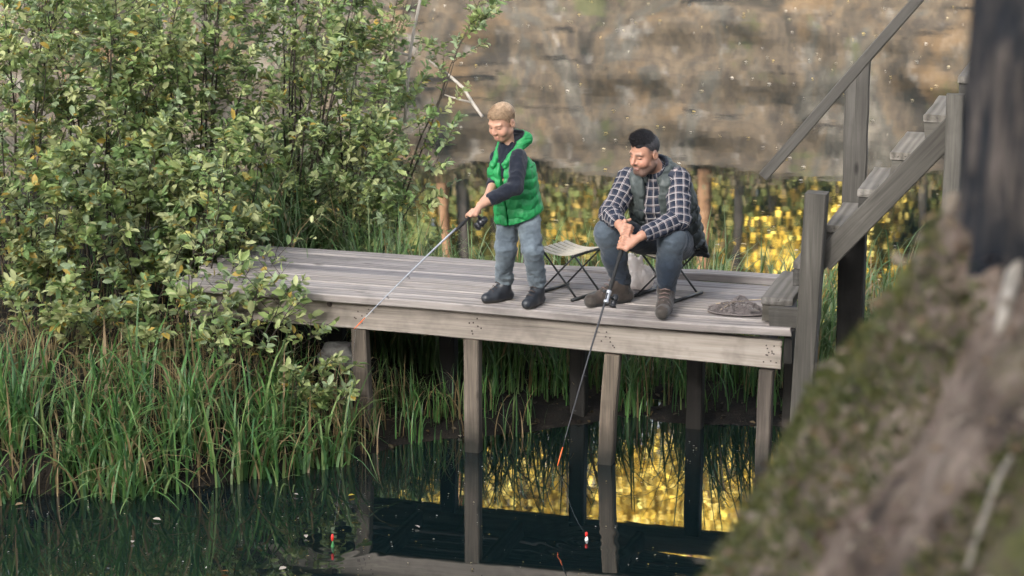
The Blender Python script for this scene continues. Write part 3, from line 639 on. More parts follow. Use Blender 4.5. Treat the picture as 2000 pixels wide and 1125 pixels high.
def head_prims(c, A, s, kind):
    P = lambda x, y, z: np.asarray(c)+s*(x*A[0]+y*A[1]+z*A[2]); E = lambda p, r: ell(P(*p), np.array(r)*s, A); C = lambda a, b, ra, rb: cone(P(*a), P(*b), ra*s, rb*s)
    man = kind == 'man'
    u = [(E((0, -0.012, 0.045), (0.076, 0.094, 0.082)), 0.01), (E((0, 0.028, -0.03 if man else -0.022), (0.061, 0.066, 0.084 if man else 0.074)), 0.03),
         (C((0.022, 0.060, -0.096), (-0.022, 0.060, -0.096), 0.024, 0.024) if man else C((0.008, 0.062, -0.078), (-0.008, 0.062, -0.078), 0.021, 0.021), 0.02),
         (C((0.052, -0.005, -0.062), (0.024, 0.055, -0.098), 0.022, 0.02) if man else C((0.046, 0.0, -0.052), (0.018, 0.05, -0.078), 0.022, 0.02), 0.025), (C((-0.052, -0.005, -0.062), (-0.024, 0.055, -0.098), 0.022, 0.02) if man else C((-0.046, 0.0, -0.052), (-0.018, 0.05, -0.078), 0.022, 0.02), 0.025),
         (E((0.040, 0.060, -0.030), (0.024, 0.024, 0.024)), 0.022), (E((-0.040, 0.060, -0.030), (0.024, 0.024, 0.024)), 0.022),
         (C((0.042, 0.072, 0.028), (0.012, 0.083, 0.025), 0.010, 0.010), 0.012), (C((-0.042, 0.072, 0.028), (-0.012, 0.083, 0.025), 0.010, 0.010), 0.012)]
    sub = [(E((0.031, 0.099, 0.008), (0.019, 0.016, 0.012)), 0.010), (E((-0.031, 0.099, 0.008), (0.019, 0.016, 0.012)), 0.010)]
    nz = 1.0 if man else 0.55
    u2 = [(E((0.031, 0.072, 0.008), (0.016, 0.0145, 0.012)), 0.003), (E((-0.031, 0.072, 0.008), (0.016, 0.0145, 0.012)), 0.003),
          (C((0, 0.086, 0.020), (0, 0.086+0.026*nz, -0.022), 0.008, 0.0125), 0.008), (E((0.012, 0.094, -0.026), (0.009, 0.010, 0.008)), 0.006), (E((-0.012, 0.094, -0.026), (0.009, 0.010, 0.008)), 0.006),
          (E((0, 0.084, -0.058), (0.027 if man else 0.020, 0.012, 0.008)), 0.006), (E((0, 0.082, -0.070), (0.022 if man else 0.017, 0.012, 0.008)), 0.006),
          (E((0.078, -0.012, 0.0), (0.010, 0.020, 0.032), ), 0.006), (E((-0.078, -0.012, 0.0), (0.010, 0.020, 0.032)), 0.006)]
    sub2 = [(E((0, 0.096, -0.0635), (0.024 if man else 0.017, 0.010, 0.0032 if man else 0.0018)), 0.003),
            (E((0.088, -0.006, 0.002), (0.007, 0.011, 0.019)), 0.004), (E((-0.088, -0.006, 0.002), (0.007, 0.011, 0.019)), 0.004)]
    return u, sub, u2, sub2
def head_cols(V, c, A, s, kind, skin):
    q = (V-np.asarray(c, np.float32))@A.T.astype(np.float32)/s; x, y, z = q[:, 0], q[:, 1], q[:, 2]; ax = np.abs(x)
    col = np.tile(np.array(skin, np.float32), (len(V), 1))
    def blend(m, k): nonlocal col; col = col*(1-m[:, None])+np.array(k, np.float32)*m[:, None]
    front = ss(y, 0.02, 0.05)
    blend((0.35 if kind == 'man' else 0.22)*np.exp(-((ax-0.045)**2+(z+0.03)**2)/0.0006)*front, (0.55, 0.20, 0.14))
    blend(0.35*np.exp(-(x**2+(z+0.025)**2)/0.0003)*ss(y, 0.09, 0.11), (0.55, 0.22, 0.16))
    if kind == 'man':
        beard = np.maximum(ss(-z, 0.040, 0.066)*ss(y, -0.035, 0.0)*(1-0.85*np.exp(-((ax/0.026)**2+((z+0.062)/0.014)**2))), np.exp(-((ax/0.030)**4+((z+0.044)/0.008)**2))*front)
        beard = np.maximum(beard, ss(-z, 0.0, 0.04)*np.exp(-((y-0.005)/0.020)**2)*ss(ax, 0.05, 0.065))
        blend(np.clip(beard*1.3, 0, 1)*0.88*ss(z, -0.16, -0.11), (0.045, 0.032, 0.028))
        side = ss(ax, 0.052, 0.066)*ss(z, 0.0, 0.04)*(1-ss(y, 0.02, 0.045)); blend(side*0.75, (0.05, 0.04, 0.038))
    lip = np.exp(-((ax/(0.022 if kind == 'man' else 0.016))**4+((z+0.063)/0.011)**2))*ss(y, 0.07, 0.085); blend(0.6*lip, (0.45, 0.14, 0.12))
    mouth = np.exp(-((ax/(0.022 if kind == 'man' else 0.014))**6+((z+0.0635)/0.0028)**2))*ss(y, 0.07, 0.08)
    blend(mouth*0.9, (0.75, 0.68, 0.62) if kind == 'man' else (0.12, 0.04, 0.04))
    if kind == 'man': blend(0.8*np.exp(-((ax/0.027)**6+((z+0.0668)/0.0018)**2))*ss(y, 0.07, 0.08), (0.10, 0.03, 0.03))
    brow = np.exp(-(((ax-0.031)/0.020)**4+((z-0.0285+0.1*(ax-0.03)**2/0.02)/0.0062)**2))*front; blend(0.95*brow if kind == 'man' else 0.4*brow, (0.03, 0.022, 0.018) if kind == 'man' else (0.2, 0.12, 0.07))
    lash = np.exp(-(((ax-0.031)/0.0165)**4+((z-0.0035+6*(ax-0.031)**2)/0.0042)**2))*ss(y, 0.05, 0.065); blend(0.9*lash, (0.025, 0.018, 0.015))
    sock = np.exp(-(((ax-0.031)/0.022)**2+((z-0.012)/0.013)**2))*front; blend(0.25*sock*(1-lash), (0.30, 0.13, 0.09))
    return np.clip(col, 0, 1)
def grip(vol, c, a, b, wrist, fr, fw, rod_r, flip=1.0, k=0.004):
    """a hand closed round a rod: c on the rod axis, a along the rod, b from the rod towards the palm"""
    a = unit(np.asarray(a, float)); b = np.asarray(b, float); b = unit(b-a*(a@b)); t = np.cross(a, b)*flip; ring = rod_r+fr*0.9
    kn = []
    for i, ln in enumerate((0.92, 1.0, 0.96, 0.80)):
        o = np.asarray(c)+a*(1.5-i)*fw
        at = lambda q, r=ring: o+b*math.cos(q)*r+t*math.sin(q)*r
        p0 = o+b*(ring+fr*1.1)-t*fr*0.6; kn.append(p0)
        seg = [p0, at(1.05, ring*1.22), at(2.2*ln, ring*1.12), at(3.5*ln, ring)]
        for pr in chain(seg, [fr*1.08, fr, fr*0.94, fr*0.78]): vol.put(pr, 'u', k)
    pc = np.asarray(c)+b*(ring+fr*1.1)-t*fr*2.6; wr = np.asarray(wrist)
    for p0 in kn: vol.put(cone(p0, p0*0.35+wr*0.65, fr*1.12, fr*1.35), 'u', k*2.4)
    vol.put(cone(pc, wr, fr*1.9, fr*2.0), 'u', k*3)
    th0 = wr*0.55+(np.asarray(c)+a*fw*1.7+b*ring)*0.45; oo = np.asarray(c)+a*fw*2.7
    ths = [th0, oo+b*(ring*1.15)-t*ring*0.9, oo-t*ring*1.2+a*fw*0.4, oo+a*fw*1.3-t*ring*0.55-b*ring*0.5]
    for pr in chain(ths, [fr*1.5, fr*1.25, fr*1.08, fr*0.85]): vol.put(pr, 'u', k*1.5)
def skin_mat():
    t = NT('skin'); c = t.attr("Col"); n = t.noise(t.coord(), 180, 3)
    c = t.mix(0.10, c, t.ramp(n, [(0.3, (0.25, 0.12, 0.08)), (0.7, (0.75, 0.5, 0.4))])); t.set(c, 0.48, 0.4, n, 0.08, 0.001)
    t.b.inputs['Subsurface Weight'].default_value = 0.12; t.b.inputs['Subsurface Radius'].default_value = (0.012, 0.005, 0.003); t.b.inputs['Subsurface Scale'].default_value = 0.5
    return t.m
def cloth_mat(name, rough=0.85, weave=700, bump=0.15, sheen=0.2, spec=0.2):
    t = NT(name); c = t.attr("Col"); v = t.coord(); n = t.noise(v, weave, 2); n2 = t.noise(v, 45, 4, 0.6)
    c = t.mix(t.ramp(n2, [(0.35, (0.22,)*3), (0.65, (0,)*3)]), c, (0.0, 0.0, 0.0)); t.set(c, rough, spec, t.math('ADD', t.math('MULTIPLY', n, 0.4), n2), bump, 0.004); t.b.inputs['Sheen Weight'].default_value = sheen; return t.m
def plaid_mat():
    t = NT('plaid_shirt'); at = t.node("ShaderNodeAttribute", attribute_name="weave"); sp = t.node("ShaderNodeSeparateXYZ", inp={0: at.outputs['Vector']})
    def lines(s_, per, off, w_):
        f = t.math('FRACT', t.math('ADD', t.math('DIVIDE', s_, per), off)); d = t.math('ABSOLUTE', t.math('SUBTRACT', f, 0.5)); return t.math('LESS_THAN', d, w_)
    base = t.mix(t.noise(t.coord(), 60, 3), (0.010, 0.014, 0.026), (0.022, 0.028, 0.045))
    col = base
    for s_ in (sp.outputs[0], sp.outputs[1]):
        col = t.mix(t.math('MULTIPLY', lines(s_, 0.045, 0.27, 0.17), 0.4), col, (0.05, 0.055, 0.075))
    for s_ in (sp.outputs[0], sp.outputs[1]):
        col = t.mix(t.math('MULTIPLY', lines(s_, 0.045, 0.0, 0.042), 0.75), col, (0.42, 0.385, 0.375)); col = t.mix(t.math('MULTIPLY', lines(s_, 0.045, 0.14, 0.022), 0.6), col, (0.50, 0.40, 0.37))
    n = t.noise(t.coord(), 60, 4); t.set(col, 0.85, 0.2, n, 0.2, 0.004); return t.m
M['skin'] = skin_mat(); M['denim'] = cloth_mat('denim', 0.85, 900, 0.25); M['knit'] = cloth_mat('knit_cloth', 0.92); M['plaid'] = plaid_mat()
M['puffer'] = cloth_mat('nylon_puffer', 0.52, 300, 0.2, 0.0, 0.4); M['leather'] = cloth_mat('leather', 0.38, 300, 0.12, 0.0, 0.5); M['shoe'] = cloth_mat('suede_shoe', 0.75, 300, 0.3)
def hair_mat(name, a, b):
    t = NT(name); n = t.noise(t.coord(), 90, 3); c = t.ramp(n, [(0.3, a), (0.7, b)]); t.set(c, 0.6, 0.35); return t.m
M['hair_fair'] = hair_mat('fair_hair', (0.25, 0.17, 0.10), (0.46, 0.32, 0.21)); M['hair_dark'] = hair_mat('dark_hair', (0.010, 0.009, 0.010), (0.055, 0.052, 0.056))
def put_mesh(name, V, F, mat, parent, col=None, vec=None):
    me = mesh_from(name, V-np.asarray(parent.location, np.float32), F, True)
    if col is not None: set_col(me, col)
    if vec is not None: set_vec(me, vec, "weave")
    return obj(name, me, mat, parent)
def wrinkle(V, F, amp, sc, seed=0.0, mask=None):
    n = fbm(V*np.asarray(sc, np.float32)+seed, 3); N = normals(V, F); m = 1 if mask is None else mask
    r = 1-np.abs(n)*4; return (V+N*((amp*np.clip(r, -1, 1)*0.5)*m)[:, None]).astype(np.float32)
def limb_uv(V, segs, view=(0.0, -1.0, 0.3)):
    """cloth coordinates: along the limb and round it"""
    out = np.zeros((len(V), 3), np.float32); best = np.full(len(V), 9.0); base = 0.0
    for a, b, r in segs:
        a = np.asarray(a); b = np.asarray(b); d = b-a; L = np.linalg.norm(d); d = d/L; t = (V-a)@d; tc = np.clip(t, 0, L); p = V-a-tc[:, None]*d; ds = np.linalg.norm(p, axis=1)
        sx = np.cross(d, np.asarray(view)); sx /= np.linalg.norm(sx); sy = np.cross(sx, d); an = np.arctan2(p@sx, np.abs(p@sy)+1e-6)
        m = ds-r < best; best[m] = (ds-r)[m]; out[m, 0] = (an*r)[m]; out[m, 1] = base+t[m]; base += L
    return out
def boot(vol, heel, toe, ankle, s, k=0.01):
    """laced boot: sole, toe cap, heel counter and shaft"""
    heel = np.asarray(heel); toe = np.asarray(toe); f = unit(toe-heel); l = np.cross([0, 0, 1.0], f)
    up = lambda p, z: np.array([p[0], p[1], DECK+z*s])
    vol.put(cone(up(heel, 0.030), up(heel*0.5+toe*0.5, 0.028), 0.034*s, 0.036*s), 'u', k); vol.put(cone(up(heel*0.45+toe*0.55, 0.030), up(toe-f*0.03*s, 0.030), 0.036*s, 0.033*s), 'u', 0.02)
    vol.put(cone(up(heel*0.4+toe*0.6, 0.050), up(heel+f*0.035*s, 0.085), 0.030*s, 0.038*s), 'u', 0.02)
    vol.put(cone(up(heel+f*0.03*s, 0.07), np.asarray(ankle), 0.040*s, 0.043*s), 'u', 0.02)
def boot_trim(vol): vol.all(lambda a, X, Y, Z: np.maximum(a, (DECK+0.002)-Z))
# ------------------------------------------------------------------ the boy
B = {k: atY(*v) for k, v in dict(neck=(992, 288, 13.80), shL=(1013, 308, 13.73), shR=(974, 307, 13.89), elL=(1006, 366, 13.60), wrL=(938, 401, 13.49), elR=(967, 352, 13.83), wrR=(953, 382, 13.62),
     hipL=(1031, 425, 13.78), hipR=(994, 424, 13.86), knL=(1040, 490, 13.70), anL=(1050, 548, 13.765), knR=(988, 488, 13.78), anR=(985, 543, 13.86), pel=(1014, 412, 13.83), chest=(998, 335, 13.80), head=(981, 240, 13.76)).items()}
rodB_tip, rodB_g = atY(692, 638, 12.75), atY(917, 424, 13.45); rb = unit(rodB_g-rodB_tip)
gripL_B = rodB_g+rb*0.02; gripR_B = rodB_g+rb*0.17; rodB_butt = rodB_g+rb*0.27
boy = thing('person', 'boy in green puffer vest and jeans standing on the dock, holding a fishing rod', 'person', DK(0.95, 0.10, DECK))
HB = frame((-0.56, -0.72, -0.36)); HC = B['head']
lo = np.array([-0.45, 13.25, DECK-0.01]); hi = np.array([0.35, 14.10, DECK+1.35])
hw = 0.13; vol = Vol(lo, hi, 0.009, [(HC-hw, HC+hw, 0.0026), (gripL_B-0.085, gripL_B+0.07, 0.0028)])
for pr in chain([B['hipL'], B['knL'], B['anL'], [B['anL'][0], B['anL'][1], DECK+0.03]], [0.062, 0.043, 0.030, 0.026])+chain([B['hipR'], B['knR'], B['anR'], [B['anR'][0], B['anR'][1], DECK+0.03]], [0.062, 0.043, 0.030, 0.026]): vol.put(pr, 'u', 0.02)
for pr in chain([B['pel'], B['chest'], B['neck']], [0.085, 0.085, 0.045]): vol.put(pr, 'u', 0.03)
for s_ in 'LR':
    for pr in chain([B['sh'+s_], B['el'+s_], B['wr'+s_]], [0.040, 0.031, 0.0225]): vol.put(pr, 'u', 0.02)
vol.put(cone(B['neck'], HC+HB[2]*-0.05+HB[1]*-0.015, 0.042, 0.040), 'u', 0.02)
u, sb, u2, sb2 = head_prims(HC, HB, 0.885, 'boy')
for p, k in u: vol.put(p, 'u', k)
for p, k in sb: vol.put(p, 's', k)
for p, k in u2: vol.put(p, 'u', k)
for p, k in sb2: vol.put(p, 's', k)
grip(vol, gripL_B, rb, B['wrL']-gripL_B+[0, -0.06, 0.03], B['wrL'], 0.0078, 0.0165, 0.010, -1.0)
grip(vol, gripR_B, rb, B['wrR']-gripR_B+[0, 0, 0.03], B['wrR'], 0.0078, 0.0165, 0.010, 1.0)
V, F = vol.mesh(); SKB = (0.44, 0.245, 0.165)
put_mesh('body', V, F, M['skin'], boy, head_cols(V, HC, HB, 0.885, 'boy', SKB))
# hair
def hair(parent, c, A, s, mat, cap, cut, n, ln, comb, seed, clump=0.4, stand=0.5, width=0.0022, lenf=None):
    vo = Vol(np.asarray(c)-0.16, np.asarray(c)+0.16, 0.0035); P = lambda q: np.asarray(c)+s*(q[0]*A[0]+q[1]*A[1]+q[2]*A[2])
    for q, r in cap: vo.put(ell(P(q), np.array(r)*s, A), 'u', 0.015)
    def f(a, X, Y, Z):
        d = [(X-c[0])*A[i][0]+(Y-c[1])*A[i][1]+(Z-c[2])*A[i][2] for i in range(3)]; return np.maximum(a, cut(d[0]/s, d[1]/s, d[2]/s)*s)
    vo.all(f); V, F = vo.mesh(); V = smooth_v(V, F, 1); put_mesh('hair', V, F, mat, parent)
    g = np.random.default_rng(seed); N = normals(V, F); i = g.integers(0, len(V), n); p = V[i]; nn = N[i]
    q = (p-np.asarray(c))@A.T/s; keep = cut(q[:, 0], q[:, 1], q[:, 2]) < 0.02; p, nn, q = p[keep], nn[keep], q[keep]; n = len(p)
    cm = comb(q)@A; tx = fbm(q*18, 2)[:, None]; d = unit(nn*stand+cm+g.normal(0, 0.12, (n, 3))+tx*clump); L = ln*g.uniform(0.6, 1.25, n)*(1 if lenf is None else lenf(q))
    sd_ = unit(np.cross(d, nn+g.normal(0, 0.3, (n, 3))))*width; p = p-nn*0.002; m = p+d*L[:, None]*0.55; e = p+unit(d+cm*0.7)*L[:, None]
    VV = np.stack([p-sd_, p+sd_, m+sd_*0.8, m-sd_*0.8, e], 1).reshape(-1, 3); b = np.arange(n)*5
    FF = np.concatenate([np.stack([b, b+1, b+2], -1), np.stack([b, b+2, b+3], -1), np.stack([b+3, b+2, b+4], -1)])
    o = obj('hair_strands', mesh_from('hair_strands', VV-np.asarray(parent.location), FF, True), mat, parent); o["kind"] = "stuff"
def cut_b(x, y, z):     # hairline: forehead, temples, nape
    ax = np.abs(x); line = np.where(y > 0.0, 0.052+0.0*y-1.2*np.maximum(0, 0.0), 0.0)
    line = 0.070*ss(y, 0.0, 0.06)+(-0.050)*(1-ss(y, -0.05, -0.01))+0.022*(1-ss(y, 0.0, 0.06))*ss(y, -0.05, -0.01)+0.004*np.sin(x*170+y*60)
    return line-z
hair(boy, HC, HB, 0.885, M['hair_fair'], [((0, -0.014, 0.050), (0.0785, 0.097, 0.0845))], cut_b, 9000, 0.012, lambda q: np.tile([0.0, 0.55, -0.15], (len(q), 1))+np.stack([q[:, 0]*4, q[:, 1]*0, -np.clip(0.06-q[:, 2], 0, 1)*6], -1), 3, width=0.0011, stand=0.22, clump=0.15)
# jeans
ax0 = unit(B['neck']-B['pel'])
vol = Vol(np.array([-0.15, 13.55, DECK+0.04]), np.array([0.30, 14.05, DECK+0.72]), 0.0055)
for s_ in 'LR':
    for pr in chain([B['hip'+s_], B['kn'+s_], B['an'+s_]+np.array([0, 0, -0.005])], [0.070, 0.058, 0.049]): vol.put(pr, 'u', 0.022)
vol.put(cone(B['hipL']*0.7+B['hipR']*0.3+[0, 0, 0.03], B['hipR']*0.7+B['hipL']*0.3+[0, 0, 0.03], 0.074, 0.074), 'u', 0.03)
vol.put(cone(B['pel']-ax0*0.02, B['pel']+ax0*0.075, 0.088, 0.084), 'u', 0.02)
V, F = vol.mesh(); zr = (V[:, 2]-DECK)
mk_ = 0.35+0.9*np.exp(-((zr-0.16)/0.08)**2)+0.7*np.exp(-((zr-0.36)/0.06)**2)+0.6*np.exp(-((zr-0.50)/0.06)**2)
V = wrinkle(V, F, 0.013, (10, 10, 17), 3.1, mk_); V = wrinkle(V, F, 0.006, (22, 22, 50), 7.7, mk_)
n = fbm(V*7, 3); wear = np.exp(-((zr-0.36)/0.12)**2)*0.5
c = np.array([(0.105, 0.130, 0.152)])*(1+0.5*n[:, None])*(1+0.55*wear[:, None])+np.array([(0.05, 0.055, 0.05)])*np.clip(n[:, None]*2, 0, 1)
put_mesh('jeans', V, F, M['denim'], boy, np.clip(c, 0.01, 1))
# sweater
vol = Vol(np.array([-0.30, 13.40, DECK+0.45]), np.array([0.25, 14.05, DECK+1.12]), 0.0055)
cufL = B['elL']*0.28+B['wrL']*0.72; cufR = B['elR']*0.62+B['wrR']*0.38
for pr in chain([B['shL'], B['elL'], cufL], [0.050, 0.045, 0.038])+chain([B['shR'], B['elR'], cufR], [0.048, 0.043, 0.037]): vol.put(pr, 'u', 0.012)
for pr in chain([B['pel'], B['chest'], B['neck']+np.array([0, 0, 0.012])], [0.086, 0.086, 0.052]): vol.put(pr, 'u', 0.03)
for a, b in (('elL', 'wrL'), ('elR', 'wrR')):
    cu = cufL if a == 'elL' else cufR; d = unit(B[b]-B[a]); vol.put((cu-0.07, cu+0.07, lambda X, Y, Z, cu=cu, d=d: np.maximum(-((X-cu[0])*d[0]+(Y-cu[1])*d[1]+(Z-cu[2])*d[2])+0.008, np.sqrt((X-cu[0])**2+(Y-cu[1])**2+(Z-cu[2])**2)-0.07)), 's', 0.003)
V, F = vol.mesh(); V = wrinkle(V, F, 0.010, (16, 16, 16), 1.7); put_mesh('sweater', V, F, M['knit'], boy, np.tile([0.010, 0.013, 0.022], (len(V), 1)))
# vest: shell of the torso, open in front, puffed in channels
TB = frame((-0.58, -0.80, 0.0)); ax_ = unit(B['neck']-B['pel']); TBu = ax_; TBl = unit(np.cross(TBu, TB[1])); TBf = np.cross(TBl, TBu)*-1.0
if TBf@TB[1] < 0: TBf = -TBf
org = B['pel']*0.55+B['chest']*0.45; Hh = float((B['neck']-B['pel'])@ax_)
vol = Vol(np.array([-0.25, 13.55, DECK+0.42]), np.array([0.30, 14.12, DECK+1.16]), 0.0045)
def torso(X, Y, Z):
    x = (X-org[0])*TBl[0]+(Y-org[1])*TBl[1]+(Z-org[2])*TBl[2]; y = (X-org[0])*TBf[0]+(Y-org[1])*TBf[1]+(Z-org[2])*TBf[2]; z = (X-org[0])*TBu[0]+(Y-org[1])*TBu[1]+(Z-org[2])*TBu[2]
    return x, y, z
def vest_fn(X, Y, Z):
    x, y, z = torso(X, Y, Z); t = z/Hh+0.5
    wx = np.interp(t, [-0.1, 0.0, 0.12, 0.45, 0.75, 0.92, 1.02, 1.1], [0.142, 0.152, 0.150, 0.140, 0.148, 0.146, 0.112, 0.06]).astype(np.float32); wy = np.interp(t, [-0.1, 0.0, 0.12, 0.45, 0.75, 0.92, 1.02, 1.1], [0.128, 0.136, 0.134, 0.124, 0.124, 0.116, 0.092, 0.06]).astype(np.float32)
    ph = z/0.058+0.30*np.sin(np.arctan2(y, x)*2+1)+0.12*np.sin(np.arctan2(y, x)*7+z*20); puff = 0.0085*(np.abs(np.sin(ph*math.pi))**0.5)-0.004
    d = (np.sqrt((x/wx)**2+(y/wy)**2)-1)*np.minimum(wx, wy)*0.92-puff
    return np.maximum(d, np.maximum(-0.345*Hh-z+0.10*x-0.14*y, z-0.56*Hh))
vol.put((org-0.4, org+0.4, vest_fn), 'u', 0.004)
def slot(X, Y, Z):
    x, y, z = torso(X, Y, Z); wd_ = 0.006+0.022*np.clip(z/Hh+0.06, 0, 1); return np.maximum(np.abs(x-0.01)-wd_, -y+0.02)
vol.put((org-0.4, org+0.4, slot), 's', 0.006)
for s_, o_ in (('L', 'R'), ('R', 'L')):
    e = unit(B['sh'+s_]-B['sh'+o_]); hl = 1.0 if s_ == 'L' else 0.0; vol.put(cone(B['sh'+s_]*(0.9+0.1*hl)+B['el'+s_]*(0.1-0.1*hl)+e*0.048-[0, 0, 0.01], B['sh'+s_]*0.70+B['el'+s_]*0.30+e*0.050+TBf*0.02*hl, 0.058 if hl else 0.044, 0.054 if hl else 0.044), 's', 0.010)
V, F = vol.mesh(); V = smooth_v(V, F, 1); V = wrinkle(V, F, 0.007, (26, 26, 14), 5.0)
x, y, z = torso(V[:, 0], V[:, 1], V[:, 2]); inner = np.sqrt((x/0.100)**2+(y/0.085)**2) < 1
c = np.where(inner[:, None], np.array([0.03, 0.034, 0.042]), np.array([0.014, 0.235, 0.065])); put_mesh('vest', V, F, M['puffer'], boy, c)
# hood and collar
hc = B['neck']-TBf*0.062+np.array([0.012, 0.0, 0.034]); HA = frame(TBf*0.9+np.array([0, 0, 0.45]))
vol = Vol(hc-0.18, hc+0.18, 0.004); vol.put(ell(hc, (0.098, 0.080, 0.058), HA), 'u', 0.01)
for s_, sh in ((1, 'shL'), (-1, 'shR')): vol.put(cone(hc+TBl*0.075*s_, B['neck']+TBf*0.092+TBl*0.040*s_-np.array([0, 0, 0.075]), 0.034, 0.020), 'u', 0.02)
vol.put(ell(hc+np.array([0, 0, 0.040])+TBf*0.040, (0.072, 0.072, 0.050), HA), 's', 0.014); vol.put(cone(B['neck']-ax_*0.06, HC, 0.052, 0.062), 's', 0.010)
V, F = vol.mesh(); V = smooth_v(V, F, 1); V = wrinkle(V, F, 0.008, (18, 18, 30), 2.0)
dn = sd([ell(hc+np.array([0, 0, 0.040])+TBf*0.040, (0.072, 0.072, 0.050), HA), cone(B['neck']-ax_*0.06, HC, 0.052, 0.062)], V)
put_mesh('hood', V, F, M['puffer'], boy, np.where((dn < 0.005)[:, None], np.array([0.045, 0.048, 0.060]), np.array([0.014, 0.235, 0.065])))
# boots
for an, hx, tx_ in (('anR', (992, 582), (949, 589)), ('anL', (1064, 586), (1034, 599))):
    he, to = atZ(*hx, DECK+0.02), atZ(*tx_, DECK+0.02); a = B[an]; vol = Vol(np.minimum(he, to)-0.12, np.maximum(he, to)+[0.12, 0.12, 0.24], 0.0045)
    hb = np.array([a[0], a[1], DECK])-unit(np.array([*(to-he)[:2], 0]))*0.03; tb = hb+unit(np.array([*(to-he)[:2], 0]))*0.185
    boot(vol, hb, tb, a+np.array([0, 0, 0.012]), 0.98); boot_trim(vol); V, F = vol.mesh(); zz = V[:, 2]-DECK
    c = np.where((zz < 0.018)[:, None], np.array([0.05, 0.048, 0.045]), np.array([0.020, 0.023, 0.029])); o = put_mesh('boot', V, F, M['leather'], boy, c)
    mb = MB(); f = unit(tb-hb); l = np.cross([0, 0, 1.0], f)
    for j in range(4):
        p = hb+f*(0.118-0.020*j)+np.array([0, 0, 0.070+0.020*j])-f*0.0; mb.tube([p-l*0.024, p+f*0.008+[0, 0, 0.009], p+l*0.024], 0.0032, 6)
    mb.V = [tuple(np.array(v)-np.array(boy.location)) for v in mb.V]; mb.build('laces', M['iron'], o, True)
# ------------------------------------------------------------------ the man
Q = {k: atY(*v) for k, v in dict(neck=(1283, 335, 13.80), shL=(1324, 352, 13.75), shR=(1228, 352, 13.90), elL=(1327, 428, 13.60), wrL=(1252, 461, 13.45), elR=(1193, 418, 13.74), wrR=(1211, 440, 13.52),
     hipL=(1326, 474, 13.95), hipR=(1288, 470, 14.03), knL=(1312, 466, 13.60), anL=(1301, 562, 13.63), knR=(1188, 454, 13.73), anR=(1212, 545, 13.80), pel=(1308, 468, 14.0), chest=(1283, 390, 13.88), head=(1260, 300, 13.72)).items()}
rodM_tip, rodM_g = atY(1089, 905, 12.78), atY(1216, 482, 13.43); rm = unit(rodM_g-rodM_tip)
gripL_M = rodM_g+rm*0.015; gripR_M = rodM_g+rm*0.095; rodM_butt = rodM_g+rm*0.155
man = thing('person', 'man in plaid shirt and dark vest sitting on a stool, holding a fishing rod', 'person', DK(1.72, 0.3, DECK))
HM = frame((-0.72, -0.62, -0.24), (0.10, 0, 1)); HC2 = Q['head']
lo = np.array([0.40, 13.25, DECK-0.01]); hi = np.array([1.25, 14.25, DECK+1.2])
vol = Vol(lo, hi, 0.010, [(HC2-0.135, HC2+0.135, 0.0028), (np.minimum(gripL_M, gripR_M)-0.09, np.maximum(gripL_M, gripR_M)+0.08, 0.0034)])
for s_ in 'LR':
    for pr in chain([Q['hip'+s_], Q['kn'+s_], Q['an'+s_], [Q['an'+s_][0], Q['an'+s_][1], DECK+0.04]], [0.085, 0.058, 0.040, 0.035]): vol.put(pr, 'u', 0.03)
    for pr in chain([Q['sh'+s_], Q['el'+s_], Q['wr'+s_]], [0.040, 0.040, 0.028]): vol.put(pr, 'u', 0.02)
for pr in chain([Q['pel'], Q['chest'], Q['neck']], [0.12, 0.12, 0.055]): vol.put(pr, 'u', 0.03)
vol.put(cone(Q['neck'], HC2+HM[2]*-0.05+HM[1]*-0.02, 0.056, 0.054), 'u', 0.02)
u, sb, u2, sb2 = head_prims(HC2, HM, 0.955, 'man')
for p, k in u: vol.put(p, 'u', k)
for p, k in sb: vol.put(p, 's', k)
for p, k in u2: vol.put(p, 'u', k)
for p, k in sb2: vol.put(p, 's', k)
grip(vol, gripL_M, rm, Q['wrL']-gripL_M+[0, -0.10, 0.02], Q['wrL'], 0.0098, 0.0205, 0.013, -1.0); grip(vol, gripR_M, rm, Q['wrR']-gripR_M+[0, -0.09, 0.02], Q['wrR'], 0.0096, 0.020, 0.013, 1.0)
V, F = vol.mesh(); SKM = (0.40, 0.205, 0.135); put_mesh('body', V, F, M['skin'], man, head_cols(V, HC2, HM, 0.955, 'man', SKM))
def cut_m(x, y, z):
    line = 0.074*ss(y, 0.01, 0.05)+(-0.005)*(1-ss(y, -0.05, -0.01))+0.034*(1-ss(y, 0.01, 0.05))*ss(y, -0.05, -0.01)+0.006*np.sin(x*160+y*90); return line-z
hair(man, HC2, HM, 0.955, M['hair_dark'], [((0, -0.0125, 0.0455), (0.0768, 0.0950, 0.083)), ((0, 0.006, 0.084), (0.050, 0.078, 0.050))], cut_m, 14000, 0.030,
     lambda q: np.tile([-0.12, 0.66, 0.42], (len(q), 1))+np.stack([q[:, 0]*0, q[:, 1]*0, -np.clip(0.075-q[:, 2], 0, 1)*22], -1), 4, stand=0.28, width=0.0013, clump=0.35, lenf=lambda q: 0.22+1.05*ss(q[:, 2], 0.075, 0.115))
